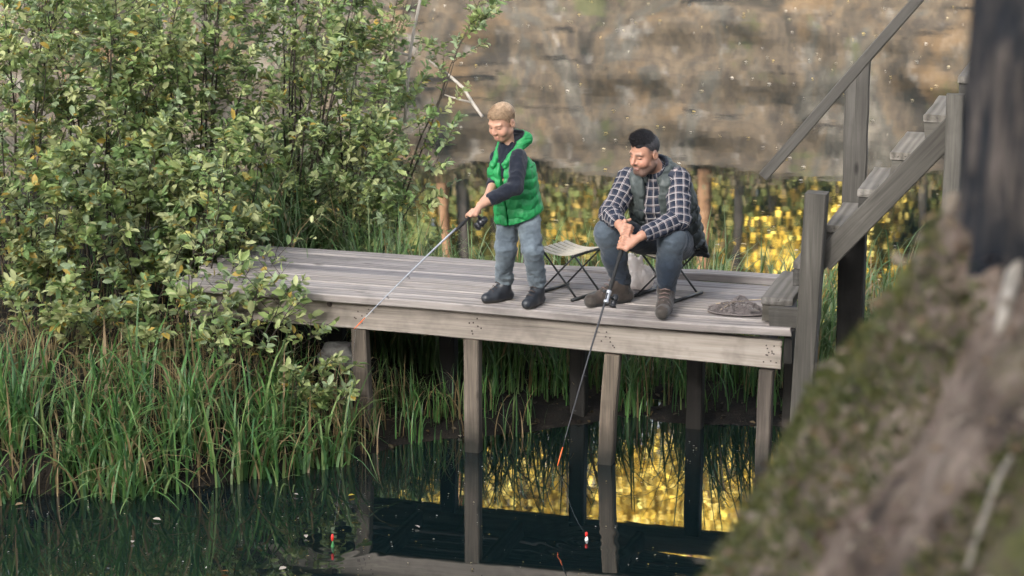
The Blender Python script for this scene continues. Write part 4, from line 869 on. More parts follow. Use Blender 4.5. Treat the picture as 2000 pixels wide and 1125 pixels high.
# jeans
vol = Vol(np.array([0.42, 13.40, DECK+0.05]), np.array([1.25, 14.25, DECK+0.62]), 0.0065)
for s_ in 'LR':
    for pr in chain([Q['hip'+s_], Q['kn'+s_], Q['kn'+s_]*0.45+Q['an'+s_]*0.55, Q['an'+s_]], [0.105, 0.079, 0.068, 0.056]): vol.put(pr, 'u', 0.03)
vol.put(cone(Q['pel'], Q['pel']*0.6+Q['chest']*0.4, 0.135, 0.125), 'u', 0.03)
V, F = vol.mesh(); zr = V[:, 2]-DECK; mk_ = 0.45+1.1*np.exp(-((zr-0.12)/0.06)**2)
dk = np.minimum(np.linalg.norm(V-Q['knL'], axis=1), np.linalg.norm(V-Q['knR'], axis=1)); mk_ = mk_+0.6*np.exp(-((dk-0.13)/0.05)**2)
V = wrinkle(V, F, 0.011, (8, 8, 11), 9.1, mk_); V = wrinkle(V, F, 0.006, (18, 18, 30), 2.7, mk_); n = fbm(V*6, 3); wear = np.exp(-(dk/0.098)**2)
c = np.array([(0.014, 0.022, 0.036)])*(1+0.4*n[:, None])+wear[:, None]*np.array([(0.13, 0.155, 0.175)])
put_mesh('jeans', V, F, M['denim'], man, np.clip(c, 0.008, 1))
# plaid shirt
vol = Vol(np.array([0.40, 13.35, DECK+0.36]), np.array([1.25, 14.2, DECK+1.05]), 0.006)
cL = Q['elL']*0.10+Q['wrL']*0.90; cR = Q['elR']*0.15+Q['wrR']*0.85
for pr in chain([Q['shL'], Q['elL'], cL], [0.073, 0.062, 0.044])+chain([Q['shR'], Q['elR'], cR], [0.073, 0.062, 0.044]): vol.put(pr, 'u', 0.025)
for pr in chain([Q['pel'], Q['chest'], Q['neck']], [0.135, 0.135, 0.068]): vol.put(pr, 'u', 0.04)
for cu, d in ((cL, unit(Q['wrL']-Q['elL'])), (cR, unit(Q['wrR']-Q['elR']))):
    vol.put((cu-0.08, cu+0.08, lambda X, Y, Z, cu=cu, d=d: np.maximum(-((X-cu[0])*d[0]+(Y-cu[1])*d[1]+(Z-cu[2])*d[2])+0.006, np.sqrt((X-cu[0])**2+(Y-cu[1])**2+(Z-cu[2])**2)-0.08)), 's', 0.003)
V, F = vol.mesh(); uv_ = limb_uv(V, [(Q['shL'], Q['elL'], 0.066), (Q['elL'], Q['wrL'], 0.052), (Q['shR'], Q['elR'], 0.066), (Q['elR'], Q['wrR'], 0.052), (Q['pel'], Q['neck'], 0.135)])
V = wrinkle(V, F, 0.014, (13, 13, 17), 4.2); put_mesh('shirt', V, F, M['plaid'], man, None, uv_)
# vest
F0 = unit(np.array([-0.60, -0.80, 0.0])); axm = unit(Q['neck']-Q['pel']); Ml = unit(np.cross(axm, -F0))*-1; Ml = unit(Q['shL']-Q['shR']-axm*((Q['shL']-Q['shR'])@axm)); Mf = np.cross(Ml, axm); Mf = Mf if Mf@F0 > 0 else -Mf
om = (Q['neck']+Q['pel'])/2; Hm = float((Q['neck']-Q['pel'])@axm)
vol = Vol(np.array([0.55, 13.45, DECK+0.14]), np.array([1.35, 14.35, DECK+1.08]), 0.0055)
def tors2(X, Y, Z): return tuple((X-om[0])*e[0]+(Y-om[1])*e[1]+(Z-om[2])*e[2] for e in (Ml, Mf, axm))
def vest2(X, Y, Z):
    x, y, z = tors2(X, Y, Z); t = z/Hm+0.5
    wx = np.interp(t, [-0.5, -0.1, 0.2, 0.6, 0.85, 0.97, 1.05, 1.15], [0.20, 0.20, 0.19, 0.195, 0.195, 0.17, 0.10, 0.08]).astype(np.float32); wy = np.interp(t, [-0.5, -0.1, 0.2, 0.6, 0.85, 0.97, 1.05, 1.15], [0.17, 0.18, 0.175, 0.165, 0.145, 0.12, 0.09, 0.08]).astype(np.float32)
    low = 1-ss(z/Hm, 0.0, 0.2); puff = 0.014*low*(np.abs(np.sin(z/0.075*math.pi))**0.6)
    d = (np.sqrt((x/wx)**2+(y/wy)**2)-1)*np.minimum(wx, wy)*0.92-puff; return np.maximum(d, np.maximum(-0.5*Hm-z-0.17*ss(-y, 0.0, 0.08), z-0.60*Hm))
vol.put((om-0.5, om+0.5, vest2), 'u', 0.005)
def slot2(X, Y, Z):
    x, y, z = tors2(X, Y, Z); wd_ = 0.055+0.03*np.clip(-z/Hm, -0.5, 1)+0.05*np.clip(z/Hm-0.3, 0, 1); return np.maximum(np.abs(x)-wd_, -y+0.03)
vol.put((om-0.5, om+0.5, slot2), 's', 0.015)
for s_, o_ in (('L', 'R'), ('R', 'L')):
    e = unit(Q['sh'+s_]-Q['sh'+o_]); vol.put(cone(Q['sh'+s_]+e*0.045, Q['el'+s_]+e*0.03, 0.086, 0.080), 's', 0.015)
for s_ in 'LR': vol.put(cone(Q['hip'+s_]+Mf*0.05-[0, 0, 0.02], Q['kn'+s_], 0.112, 0.10), 's', 0.02)
vol.put(cone(Q['neck']-axm*0.06, HC2, 0.062, 0.10), 's', 0.012)
V, F = vol.mesh(); V = smooth_v(V, F, 1); V = wrinkle(V, F, 0.012, (14, 14, 18), 8.0); x, y, z = tors2(V[:, 0], V[:, 1], V[:, 2]); up_ = ss(z/Hm, 0.02, 0.22)[:, None]
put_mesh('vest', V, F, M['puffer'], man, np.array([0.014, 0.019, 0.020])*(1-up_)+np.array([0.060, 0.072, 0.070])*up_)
# collars: vest stand-up collar and shirt collar
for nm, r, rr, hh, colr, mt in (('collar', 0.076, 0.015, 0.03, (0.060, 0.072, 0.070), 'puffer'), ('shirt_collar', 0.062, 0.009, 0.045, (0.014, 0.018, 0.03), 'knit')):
    vol = Vol(Q['neck']-0.16, Q['neck']+0.16, 0.004)
    for j in range(14):
        a0, a1 = [0.5+(2*math.pi-1.0)*q/14 for q in (j, j+1)]
        pt = lambda a: Q['neck']+Mf*math.cos(a)*r*1.05+Ml*math.sin(a)*r*1.1+axm*(0.008+hh*0.5*(1-math.cos(a))*0.5-0.035*max(0, math.cos(a)))
        for h_ in (0, hh*0.7): vol.put(cone(pt(a0)+axm*h_, pt(a1)+axm*h_, rr, rr), 'u', 0.012)
    V, F = vol.mesh(); V = wrinkle(V, F, 0.006, (20, 20, 20), 1.0); put_mesh(nm, V, F, M[mt], man, np.tile(colr, (len(V), 1)))
# shoes
for an, dr in (('anR', (-0.86, -0.50)), ('anL', (-0.16, -0.98))):
    a = Q[an]; f = unit(np.array([*dr, 0.0])); hb = np.array([a[0], a[1], DECK])-f*0.045; tb = hb+f*0.285
    vol = Vol(np.minimum(hb, tb)-0.12, np.maximum(hb, tb)+[0.12, 0.12, 0.24], 0.005); boot(vol, hb, tb, np.array([a[0], a[1], DECK+0.125]), 1.22); boot_trim(vol); V, F = vol.mesh(); zz = V[:, 2]-DECK; n = fbm(V*14, 3)[:, None]
    V = wrinkle(V, F, 0.005, (22, 22, 22), 6.0); t = (V-hb)@f
    c = np.where((zz < 0.024)[:, None], np.array([0.020, 0.018, 0.017]), np.array([0.042, 0.032, 0.026])*(1+0.7*n)); c = np.where(((t > 0.24) & (zz < 0.06))[:, None], np.array([0.055, 0.047, 0.040]), c)
    o = put_mesh('shoe', V, F, M['shoe'], man, c); mb = MB(); l = np.cross([0, 0, 1.0], f)
    for j in range(5):
        p = hb+f*(0.185-0.024*j)+np.array([0, 0, 0.082+0.018*j]); mb.tube([p-l*0.03, p+f*0.008+[0, 0, 0.010], p+l*0.03], 0.0035, 6)
    mb.V = [tuple(np.array(v)-np.array(man.location)) for v in mb.V]; mb.build('laces', plain('lace', (0.16, 0.11, 0.10), 0.8) if 'lace' not in bpy.data.materials else bpy.data.materials['lace'], o, True)
# ================================================================== fishing tackle
M['carbon'] = plain('carbon_black', (0.018, 0.019, 0.022), 0.3, 0.5, var=0.1); M['foam'] = plain('handle_foam', (0.02, 0.02, 0.02), 0.8, 0.3)
M['silver'] = plain('silver_lacquer', (0.42, 0.43, 0.46), 0.3, 0.5, 0.3, 0.05); M['orange'] = plain('orange_paint', (0.85, 0.16, 0.03), 0.4, 0.5, var=0.05)
M['red'] = plain('red_paint', (0.75, 0.03, 0.02), 0.3, 0.5, var=0.05); M['white'] = plain('white_paint', (0.8, 0.78, 0.74), 0.35, var=0.05); M['green_paint'] = plain('green_paint', (0.05, 0.20, 0.06), 0.35)
M['wire'] = plain('dark_wire', (0.05, 0.05, 0.055), 0.3, 0.6, 0.7); M['line'] = plain('nylon_line', (0.35, 0.37, 0.38), 0.3)
def fishing_rod(label, butt, tip, r0, seat_at, reel_dn, main, float_xy, reel_scale=1.0):
    butt = np.asarray(butt); tip = np.asarray(tip); d = unit(tip-butt); L = np.linalg.norm(tip-butt); t = thing('fishing_rod', label, 'fishing rod', butt)
    dn = np.asarray(reel_dn, float); dn = unit(dn-d*(d@dn)); sg = lambda f: d*L*f-dn*0.012*math.sin(math.pi*f)*L*0.5-np.array([0, 0, 0.03])*f**3*L*0.3
    mb = MB(); fs = np.linspace(0.30, 0.93, 12); mb.tube([sg(f) for f in fs], [r0*0.72*(1-0.74*f) for f in fs], 8); mb.build('blank', main, t, True)
    mb = MB(); mb.lathe((0, 0, 0), d, [(0, r0*0.7), (0.006, r0*1.25), (0.05, r0*1.15), (L*0.16, r0*1.0), (L*0.17, r0*0.75), (L*0.24, r0*0.8), (L*0.25, r0*1.05), (L*0.30, r0*0.9), (L*0.312, r0*0.55)], 12); mb.build('handle', M['foam'], t, True)
    mb = MB(); mb.lathe(d*L*seat_at, d, [(-0.03, r0*0.9), (-0.028, r0*1.2), (-0.012, r0*1.2), (-0.010, r0*0.95), (0.03, r0*0.95), (0.032, r0*1.2), (0.045, r0*1.2), (0.047, r0*0.9)], 12); mb.build('reel_seat', M['silver'], t, True)
    mb = MB(); fs = np.linspace(0.928, 1.0, 4); mb.tube([sg(f) for f in fs], [r0*0.24, r0*0.30, r0*0.26, r0*0.16], 8); mb.build('tip', M['orange'], t, True)
    for f in (0.46, 0.64, 0.78, 0.88, 0.955, 1.0):
        c = sg(f)+dn*(0.010+0.016*(1-f)); rr = 0.004+0.011*(1-f); mb = MB(); e1 = np.cross(d, dn)
        mb.tube([c+rr*(math.cos(q)*dn+math.sin(q)*e1) for q in np.linspace(0, 2*math.pi, 13)], 0.0014, 5); mb.tube([sg(f)-d*0.012, c-dn*rr], 0.001, 4); mb.tube([sg(f)+d*0.008, c-dn*rr], 0.001, 4); mb.build('line_guide', M['wire'], t, True)
    # spinning reel
    s = reel_scale; o = d*L*seat_at; e1 = np.cross(d, dn); rc = o+dn*0.062*s
    mb = MB(); mb.tube([o+dn*r0, o+dn*0.03*s, rc-dn*0.01*s], [0.006*s, 0.006*s, 0.010*s], 8); mb.lathe(rc-d*0.022*s, d, [(-0.010*s, 0.006*s), (-0.004*s, 0.017*s), (0.02*s, 0.021*s), (0.03*s, 0.015*s)], 12); rl = mb.build('reel', M['carbon'], t, True)
    mb = MB(); mb.lathe(rc+d*0.012*s, d, [(0, 0.010*s), (0.001, 0.023*s), (0.005*s, 0.024*s), (0.007*s, 0.017*s), (0.026*s, 0.017*s), (0.028*s, 0.023*s), (0.033*s, 0.022*s), (0.036*s, 0.008*s)], 14); mb.build('spool', M['wire'], rl, True)
    mb = MB(); mb.tube([rc+d*0.02*s+(math.cos(q)*e1+math.sin(q)*d*0.55)*0.030*s for q in np.linspace(-0.2, 3.34, 9)], 0.0016, 5); mb.build('bail_arm', M['wire'], rl, True)
    mb = MB(); k0 = rc-d*0.012*s-e1*0.018*s; k1 = k0-e1*0.022*s; k2 = k1-dn*0.045*s-d*0.020*s; mb.tube([k0, k1, k2], 0.0036*s, 6); mb.lathe(k2, -e1, [(0, 0.004*s), (0.003, 0.009*s), (0.018*s, 0.010*s), (0.022*s, 0.005*s)], 10); mb.build('crank', M['carbon'], rl, True)
    # line, down to the float
    fx, fy = float_xy; p0 = sg(1.0)+dn*0.012; p1 = np.array([fx, fy, 0.03])-butt; mb = MB(); mb.tube([p0*(1-f)+p1*f-np.array([0, 0, 0.06])*math.sin(math.pi*f) for f in np.linspace(0, 1, 8)], 0.00018, 4); mb.build('fishing_line', M['line'], t)
    return t
fishing_rod('silver grey fishing rod with orange tip held by the standing boy', rodB_butt, rodB_tip, 0.0105, 0.165, (0.75, 0.1, -1.0), M['silver'], FLOATS[0], 1.15)
fishing_rod('black fishing rod held low by the seated man, tip over the water', rodM_butt, rodM_tip, 0.0125, 0.31, (0.55, 0.55, -0.25), M['carbon'], FLOATS[1], 1.0)
def fish_float(label, xy, h, body_mat):
    t = thing('fishing_float', label, 'fishing float', (xy[0], xy[1], 0), 0, 'fishing floats on the pond')
    mb = MB(); mb.lathe((0, 0, h*0.45), (0.05, 0, 1), [(0, 0.003), (h*0.10, 0.007), (h*0.35, 0.0085), (h*0.52, 0.006), (h*0.58, 0.002)], 10); mb.build('cap', M['red'], t, True)
    mb = MB(); mb.lathe((0, 0, -0.04), (0.05, 0, 1), [(0, 0.002), (0.02, 0.008), (0.045, 0.010), (0.052+h*0.2, 0.004), (0.04+h*0.46, 0.003)], 10); mb.build('stem', body_mat, t, True)
fish_float('thin float with red cap inside the ripple rings', FLOATS[0], 0.070, M['green_paint'])
fish_float('short red and white float below the dock shadow', FLOATS[1], 0.045, M['white'])
# ---- folding stools
M['web'] = plain('pale_webbing', (0.50, 0.45, 0.37), 0.9, 0.1, var=0.12, scale=200); M['tube'] = plain('black_steel_tube', (0.016, 0.018, 0.018), 0.4, 0.5)
SZ = 0.285
sA, sB, sC, sD = [atZ(*p, DECK+SZ) for p in ((1070, 490), (1137, 503), (1165, 485), (1096, 474))]    # seat corners: near left, near right, far right, far left
sc_ = (sA+sB+sC+sD)/4; ex = unit((sB+sC-sA-sD)); ex[2] = 0; ex = unit(ex); wid = 0.5*np.linalg.norm(sB+sC-sA-sD)/2; ey = np.array([-ex[1], ex[0], 0]); dep = 0.15
wid = 0.125; fwid = 0.118
def stool(label, loc, grp='folding camp stools'):
    t = thing('folding_stool', label, 'stool', (loc[0], loc[1], DECK), math.atan2(ex[1], ex[0]), grp)
    for sx in (-1, 1):
        mb = MB(); mb.tube([(sx*wid, -dep, SZ-0.012), (sx*wid, dep, SZ-0.012)], 0.009, 8); mb.build('seat_bar', M['tube'], t, True)
        mb = MB(); mb.tube([(sx*(fwid+0.015), -dep-0.01, 0.011), (sx*(fwid+0.015), dep+0.01, 0.011)], 0.011, 8); mb.build('foot_bar', M['tube'], t, True)
        for k, sy in enumerate((-1, 1)):
            y = sy*(dep-0.018 if sx > 0 else dep-0.036); mb = MB(); mb.tube([(sx*wid, y, SZ-0.014), (-sx*(fwid+0.015), y, 0.012)], 0.0085, 8, flat=0.6); mb.build('leg', M['tube'], t, True)
    for k in range(6):
        y0 = -dep+0.006+k*0.0485; V = []; F = []
        for j in range(9):
            f = j/8; x = -wid-0.008+f*(2*wid+0.016); z = SZ+0.001-0.020*math.sin(math.pi*f)
            V += [(x, y0, z), (x, y0+0.035, z), (x, y0+0.035, z-0.004), (x, y0, z-0.004)]
        for j in range(8):
            for q in range(4): F.append((j*4+q, j*4+(q+1) % 4, j*4+4+(q+1) % 4, j*4+4+q))
        F += [(3, 2, 1, 0), (32, 33, 34, 35)]; obj('seat_strap', mesh_from('seat_strap', V, F), M['web'], t)
    return t
loc1 = (atZ(1128, 585, DECK)+atZ(1162, 569, DECK)+atZ(1068, 578, DECK)+atZ(1097, 562, DECK))/4
stool('empty folding stool with pale webbing seat beside the boy', loc1)
stool('folding stool under the seated man', np.array([Q['pel'][0]-0.005, Q['pel'][1]-0.03, 0]))
# ---- white plastic bag behind the man's foot
def bag_mat():
    t = NT('plastic_bag'); n = t.noise(t.coord(), 25, 4); c = t.ramp(n, [(0.3, (0.88, 0.80, 0.77)), (0.7, (0.95, 0.91, 0.89))]); t.set(c, 0.3, 0.5, n, 0.4, 0.01)
    tr = t.node("ShaderNodeBsdfTranslucent", inp={0: (0.8, 0.74, 0.7, 1)}); mx = t.node("ShaderNodeMixShader"); mx.inputs[0].default_value = 0.5; t.link(t.b.outputs[0], mx.inputs[1]); t.link(tr.outputs[0], mx.inputs[2]); t.link(mx.outputs[0], t.out.inputs[0]); return t.m
M['bag'] = bag_mat(); bc = atZ(1250, 568, DECK); bc[1] += 0.06; vol = Vol(bc-[0.16, 0.16, 0.02], bc+[0.16, 0.16, 0.27], 0.005)
for p in (ell(bc+[0, 0, 0.065], (0.085, 0.075, 0.068)), cone(bc+[-0.02, 0, 0.09], bc+[-0.03, 0.0, 0.150], 0.058, 0.030), cone(bc+[-0.035, 0, 0.15], bc+[-0.055, 0, 0.205], 0.016, 0.007), cone(bc+[-0.02, 0, 0.15], bc+[0.005, -0.01, 0.20], 0.016, 0.007), cone(bc+[0.04, 0, 0.06], bc+[0.07, 0, 0.11], 0.045, 0.014)): vol.put(p, 'u', 0.02)
vol.all(lambda a, X, Y, Z: np.maximum(a, DECK+0.002-Z)); V, F = vol.mesh(); V = wrinkle(V, F, 0.030, (13, 13, 5), 1.0); V = wrinkle(V, F, 0.008, (30, 30, 14), 4.0); V[:, 2] = np.maximum(V[:, 2], DECK+0.002)
tag(obj('plastic_bag', mesh_from('plastic_bag', V, F, True), M['bag']), 'crumpled white plastic bag on the planks behind the shoes of the man', 'bag')
# ---- landing net lying at the foot of the stairs
nt_ = thing('landing_net', 'dark mesh landing net lying at the foot of the stairs', 'net', atZ(1440, 612, DECK), DYAW+0.05)
def net_h(x, y): return max(0.004, 0.080*(1-(x/0.17)**2-(y/0.085)**2)+0.030*math.sin(x*34+1)*math.sin(y*40+0.6)+0.02*math.exp(-((x-0.10)/0.04)**2))
M['mesh'] = plain('net_cord', (0.15, 0.13, 0.125), 0.8, 0.2); mb = MB()
for k in range(30):
    x = -0.165+0.33*k/29; hw_ = 0.085*math.sqrt(max(0.02, 1-(x/0.172)**2)); mb.tube([(x+0.01*math.sin(j*1.7+k), y, net_h(x, y)+0.002*math.sin(j*2.1+k*3)) for j, y in enumerate(np.linspace(-hw_, hw_, 12))], 0.0019, 4, cap=False)
for k in range(15):
    y = -0.08+0.16*k/14; hw_ = 0.168*math.sqrt(max(0.02, 1-(y/0.087)**2)); mb.tube([(x, y+0.006*math.sin(j*1.3+k*2), net_h(x, y)+0.002*math.sin(j*2.7+k)) for j, x in enumerate(np.linspace(-hw_, hw_, 18))], 0.0016, 4, cap=False)
mb.build('mesh_bag', M['mesh'], nt_)
V = []; F = []; n1, n2 = 22, 12      # the folded mesh underneath
for i in range(n1):
    for j in range(n2):
        a = -0.16+0.32*i/(n1-1); bb_ = (-0.078+0.156*j/(n2-1))*math.sqrt(max(0.03, 1-(a/0.168)**2)); V.append((a, bb_, max(0.003, net_h(a*1.5, bb_*1.5)*0.5+0.004*math.sin(i*2.3+j*1.9))))
for i in range(n1-1):
    for j in range(n2-1): F.append((i*n2+j, (i+1)*n2+j, (i+1)*n2+j+1, i*n2+j+1))
obj('folded_mesh', mesh_from('folded_mesh', V, F), M['mesh'], nt_)
M['cane'] = plain('pale_cane', (0.36, 0.29, 0.22), 0.7, 0.3, var=0.25); mb = MB(); mb.tube([(0.17*math.cos(q), 0.087*math.sin(q), 0.012+0.030*max(0, math.sin(q))) for q in np.linspace(0, 2*math.pi, 25)], 0.0045, 6); mb.build('hoop', M['mesh'], nt_, True)
for p0, p1 in (((-0.13, 0.02, 0.045), (0.17, 0.085, 0.075)), ((-0.08, -0.03, 0.062), (0.05, 0.03, 0.070)), ((-0.09, -0.06, 0.03), (-0.02, 0.0, 0.068))):
    mb = MB(); mb.tube([p0, [(p0[i]+p1[i])/2+0.004 for i in range(3)], p1], 0.0042, 6); mb.build('cane_strip', M['cane'], nt_, True)
# ---- stones by the dock
M['stone'] = soil_material('grey_stone', (0.10, 0.10, 0.10), (0.20, 0.19, 0.18), (0.30, 0.29, 0.27), None, 5); M['tan_stone'] = soil_material('tan_stone', (0.22, 0.14, 0.07), (0.38, 0.25, 0.13), (0.48, 0.34, 0.20), None, 5)
for nm, lab, p, r, mt in (('stone', 'grey stone on the bank beside the leftmost dock post', atY(662, 692, 14.35), (0.13, 0.10, 0.085), 'stone'), ('stone', 'tan stone under the leaves at the left end of the dock', atY(410, 492, 15.2), (0.10, 0.09, 0.085), 'tan_stone')):
    me = bpy.data.meshes.new(nm); bm = bmesh.new(); bmesh.ops.create_icosphere(bm, subdivisions=4, radius=1.0)
    for v in bm.verts:
        q = np.array(v.co); v.co = Vector(q*np.array(r)*(1+0.5*float(fbm((q*1.3+p)[None], 3)[0])))
    bm.to_mesh(me); bm.free(); me.polygons.foreach_set("use_smooth", np.ones(len(me.polygons), dtype=bool)); tag(obj(nm, me, M[mt], None, p), lab, 'stone')
# ================================================================== plants
GREEN = np.array([(0.23, 0.30, 0.105), (0.31, 0.365, 0.145), (0.165, 0.25, 0.09), (0.39, 0.415, 0.20), (0.27, 0.34, 0.19)])
YEL = np.array([(0.42, 0.36, 0.10), (0.46, 0.32, 0.07), (0.34, 0.32, 0.10)])
M['twig'] = plain('shrub_stem', (0.045, 0.038, 0.030), 0.8, 0.2, var=0.3, scale=20)
leaf_var = []
for k in range(8):
    g = np.random.default_rng(900+k); cc = (YEL[k % 3] if k == 7 else GREEN[k % 5]*g.uniform(0.9, 1.3))[None]
    leaf_var.append(leaves_mesh('leaf', np.zeros((1, 3)), np.array([[1.0, 0, 0]]), np.array([[0, 0, 1.0]]), np.ones(1), np.array([0.52]), cc))
    leaf_var[-1].materials.append(M['leaf'])
def shrub(label, base, nst, hgt, lean, spread, nleaf, seed, size=0.062, low=0.12, yel=0.05, singles=40, tint=1.0):
    g = np.random.default_rng(seed); base = np.asarray(base, float); t = thing('shrub', label, 'shrub', base, 0, 'leafy shrubs on the bank'); lean = np.array([lean[0], lean[1], 0.0])
    mb = MB(); TP = []; TD = []
    for s in range(nst):
        a = g.uniform(0, 6.28); b0 = np.array([math.cos(a), math.sin(a), 0])*g.uniform(0, 0.18*spread+0.05); H = hgt*g.uniform(0.55, 1.05); d0 = np.array([math.cos(a)*spread*g.uniform(0.2, 1), math.sin(a)*spread*g.uniform(0.2, 1), 0])+lean*g.uniform(0.6, 1.2)
        n = 9; pts = []; wob = g.normal(0, 0.03, (n+1, 3))*hgt*0.35
        for i in range(n+1):
            f = i/n; p = b0+d0*(f**1.25)+np.array([0, 0, H*(f-0.10*f*f*np.linalg.norm(d0)/max(hgt, .1))])+wob[i]*f*0.6; pts.append(p)
        r0 = 0.004+0.0045*H/2; mb.tube(pts, [r0*(1-0.85*i/n)+0.0008 for i in range(n+1)], 5, cap=False)
        pts = np.array(pts); nb = int(5+6*H)
        for b in range(nb):
            f = g.uniform(low, 1.0); i = min(n-1, int(f*n)); p0 = pts[i]+(pts[i+1]-pts[i])*(f*n-i); a2 = g.uniform(0, 6.28); tl = hgt*g.uniform(0.10, 0.24)*(1.15-0.6*f)+0.06
            dd = unit(np.array([math.cos(a2), math.sin(a2), g.uniform(0.15, 0.9)])+unit(d0+[0, 0, 0.6])*0.4); q1 = p0+dd*tl*0.5; q2 = q1+unit(dd+[0, 0, g.uniform(-0.3, 0.35)])*tl*0.5
            mb.tube([p0, q1, q2], [0.0024, 0.0018, 0.0009], 4, cap=False); TP += [(p0, q1), (q1, q2), (q1, q2)]; TD.append(dd)
        TP += [(pts[-2], pts[-1])]*3
    mb.build('stem', M['twig'], t, True)
    A = np.array([x[0] for x in TP]); Bq = np.array([x[1] for x in TP]); i = g.integers(0, len(A), nleaf); f = g.beta(1.6, 0.9, nleaf)[:, None]
    p = A[i]*(1-f)+Bq[i]*f; tw = unit(Bq[i]-A[i]); sd_ = unit(np.cross(tw, g.normal(0, 1, (nleaf, 3)))); fw = unit(tw*0.55+sd_*0.85+g.normal(0, 0.15, (nleaf, 3))); fw[:, 2] = fw[:, 2]*0.6+0.05
    nr = g.normal(0, 0.45, (nleaf, 3))+[0, -0.15, 1]; ln = size*0.98*g.uniform(0.45, 1.35, nleaf); wd = ln*g.uniform(0.42, 0.58, nleaf)
    cl = g.integers(0, 5, len(A))[i]; c = GREEN[cl]*g.uniform(0.75, 1.35, (nleaf, 1))*tint; m = g.random(nleaf) < yel; c[m] = YEL[g.integers(0, 3, m.sum())]*g.uniform(0.7, 1.2, (m.sum(), 1))
    # the leaves that show largest: nearest to the viewer, each on its own
    order = np.argsort(p[:, 1]); big = np.zeros(nleaf, bool); big[g.choice(order[:max(singles*6, 1)], min(singles, nleaf), replace=False)] = True
    o = obj('foliage', leaves_mesh('foliage', p[~big], fw[~big], nr[~big], ln[~big], wd[~big], c[~big]), M['leaf'], t); o["kind"] = "stuff"
    for q in np.nonzero(big)[0]:
        ff = unit(fw[q]); s_ = unit(np.cross(nr[q], ff)); uu = np.cross(ff, s_); k = 7 if m[q] else int(g.integers(0, 7))
        lf = obj('leaf', leaf_var[k], None, t); mt = Matrix(((ff[0], s_[0], uu[0], p[q][0]), (ff[1], s_[1], uu[1], p[q][1]), (ff[2], s_[2], uu[2], p[q][2]), (0, 0, 0, 1))); lf.matrix_local = mt @ Matrix.Diagonal((ln[q]*1.15,)*3+(1,))
    return t
def gz(x, y): return float(bank_h(np.array([x]), np.array([y]))[0])
def place(px, py, Y):
    p = atY(px, py, Y); return (p[0], p[1], gz(p[0], p[1])-0.03)
SH = [  # label, base, stems, height, lean, spread, leaves, size, low, yellow, singles
 ('tall shrub leaning over the dock towards the boy, pale leaf tips', place(690, 470, 16.4), 13, 2.30, (0.42, 0.0), 0.55, 4200, 0.058, 0.15, 0.03, 60),
 ('tall dense shrub behind the left end of the dock', place(560, 470, 16.3), 13, 2.75, (0.05, 0.0), 0.60, 4600, 0.060, 0.12, 0.04, 60),
 ('tall shrub in the middle of the leafy bank, dark stems', place(390, 470, 16.0), 12, 2.70, (-0.05, 0.0), 0.65, 4600, 0.062, 0.10, 0.05, 60),
 ('tall shrub left of the middle of the leafy bank', place(200, 470, 15.8), 12, 2.65, (0.0, 0.0), 0.65, 4600, 0.062, 0.10, 0.06, 60),
 ('tall shrub at the upper left edge of the picture', place(30, 470, 15.6), 12, 2.75, (-0.05, 0.0), 0.65, 4200, 0.062, 0.10, 0.06, 60),
 ('lower shrub before the tall ones, close to the left dock end', place(430, 520, 15.25), 10, 1.25, (-0.08, -0.05), 0.44, 2000, 0.064, 0.10, 0.05, 80),
 ('broad lower shrub with pale green leaves, left of the dock', place(270, 540, 14.9), 11, 1.30, (0.0, -0.1), 0.60, 2800, 0.066, 0.08, 0.06, 90),
 ('broad lower shrub with some yellow leaves at the left edge', place(70, 550, 14.7), 10, 1.25, (0.0, -0.1), 0.60, 2600, 0.066, 0.08, 0.12, 90),
 ('small leafy shrub hanging down over the sedge at far left', place(110, 660, 14.2), 7, 0.62, (0.05, -0.25), 0.45, 620, 0.064, 0.15, 0.14, 70),
 ('small shrub on the bank above the tall sedge, left of the dock', place(300, 660, 14.2), 7, 0.60, (0.05, -0.22), 0.42, 520, 0.064, 0.2, 0.08, 70),
 ('thin shrub growing before the left dock end, leaves hanging over the planks', place(455, 690, 13.75), 6, 0.78, (0.30, 0.0), 0.30, 360, 0.066, 0.42, 0.06, 110),
 ('low leafy sprig at the foot of the leftmost dock post', place(580, 690, 13.85), 6, 0.42, (0.05, -0.08), 0.30, 360, 0.062, 0.2, 0.10, 80),
 ('leafy shrub spilling over the planks at the left end of the dock', tuple(DK(-1.22, 0.55, 0.35)), 9, 1.25, (0.16, -0.05), 0.36, 430, 0.064, 0.45, 0.05, 90),
 ('shrub drooping before the front beam at the left end of the dock', tuple(DK(-1.05, -0.22, 0.30)), 8, 0.95, (0.22, 0.0), 0.34, 280, 0.064, 0.30, 0.05, 90),
 ('sparse shrub behind the tall ones at the top left', place(280, 420, 18.2), 9, 2.9, (0.0, 0.0), 0.8, 2600, 0.060, 0.2, 0.08, 0),
 ('sparse shrub behind the tall ones, top middle', place(640, 420, 18.0), 9, 2.7, (0.1, 0.0), 0.7, 2200, 0.058, 0.25, 0.05, 0),
]
for k, (lab, base, nst, h, ln_, sp, nl, sz, lw, yl, sg_) in enumerate(SH): shrub(lab, base, nst, h, ln_, sp, int(nl*1.35), 500+k, sz, lw, yl, sg_)
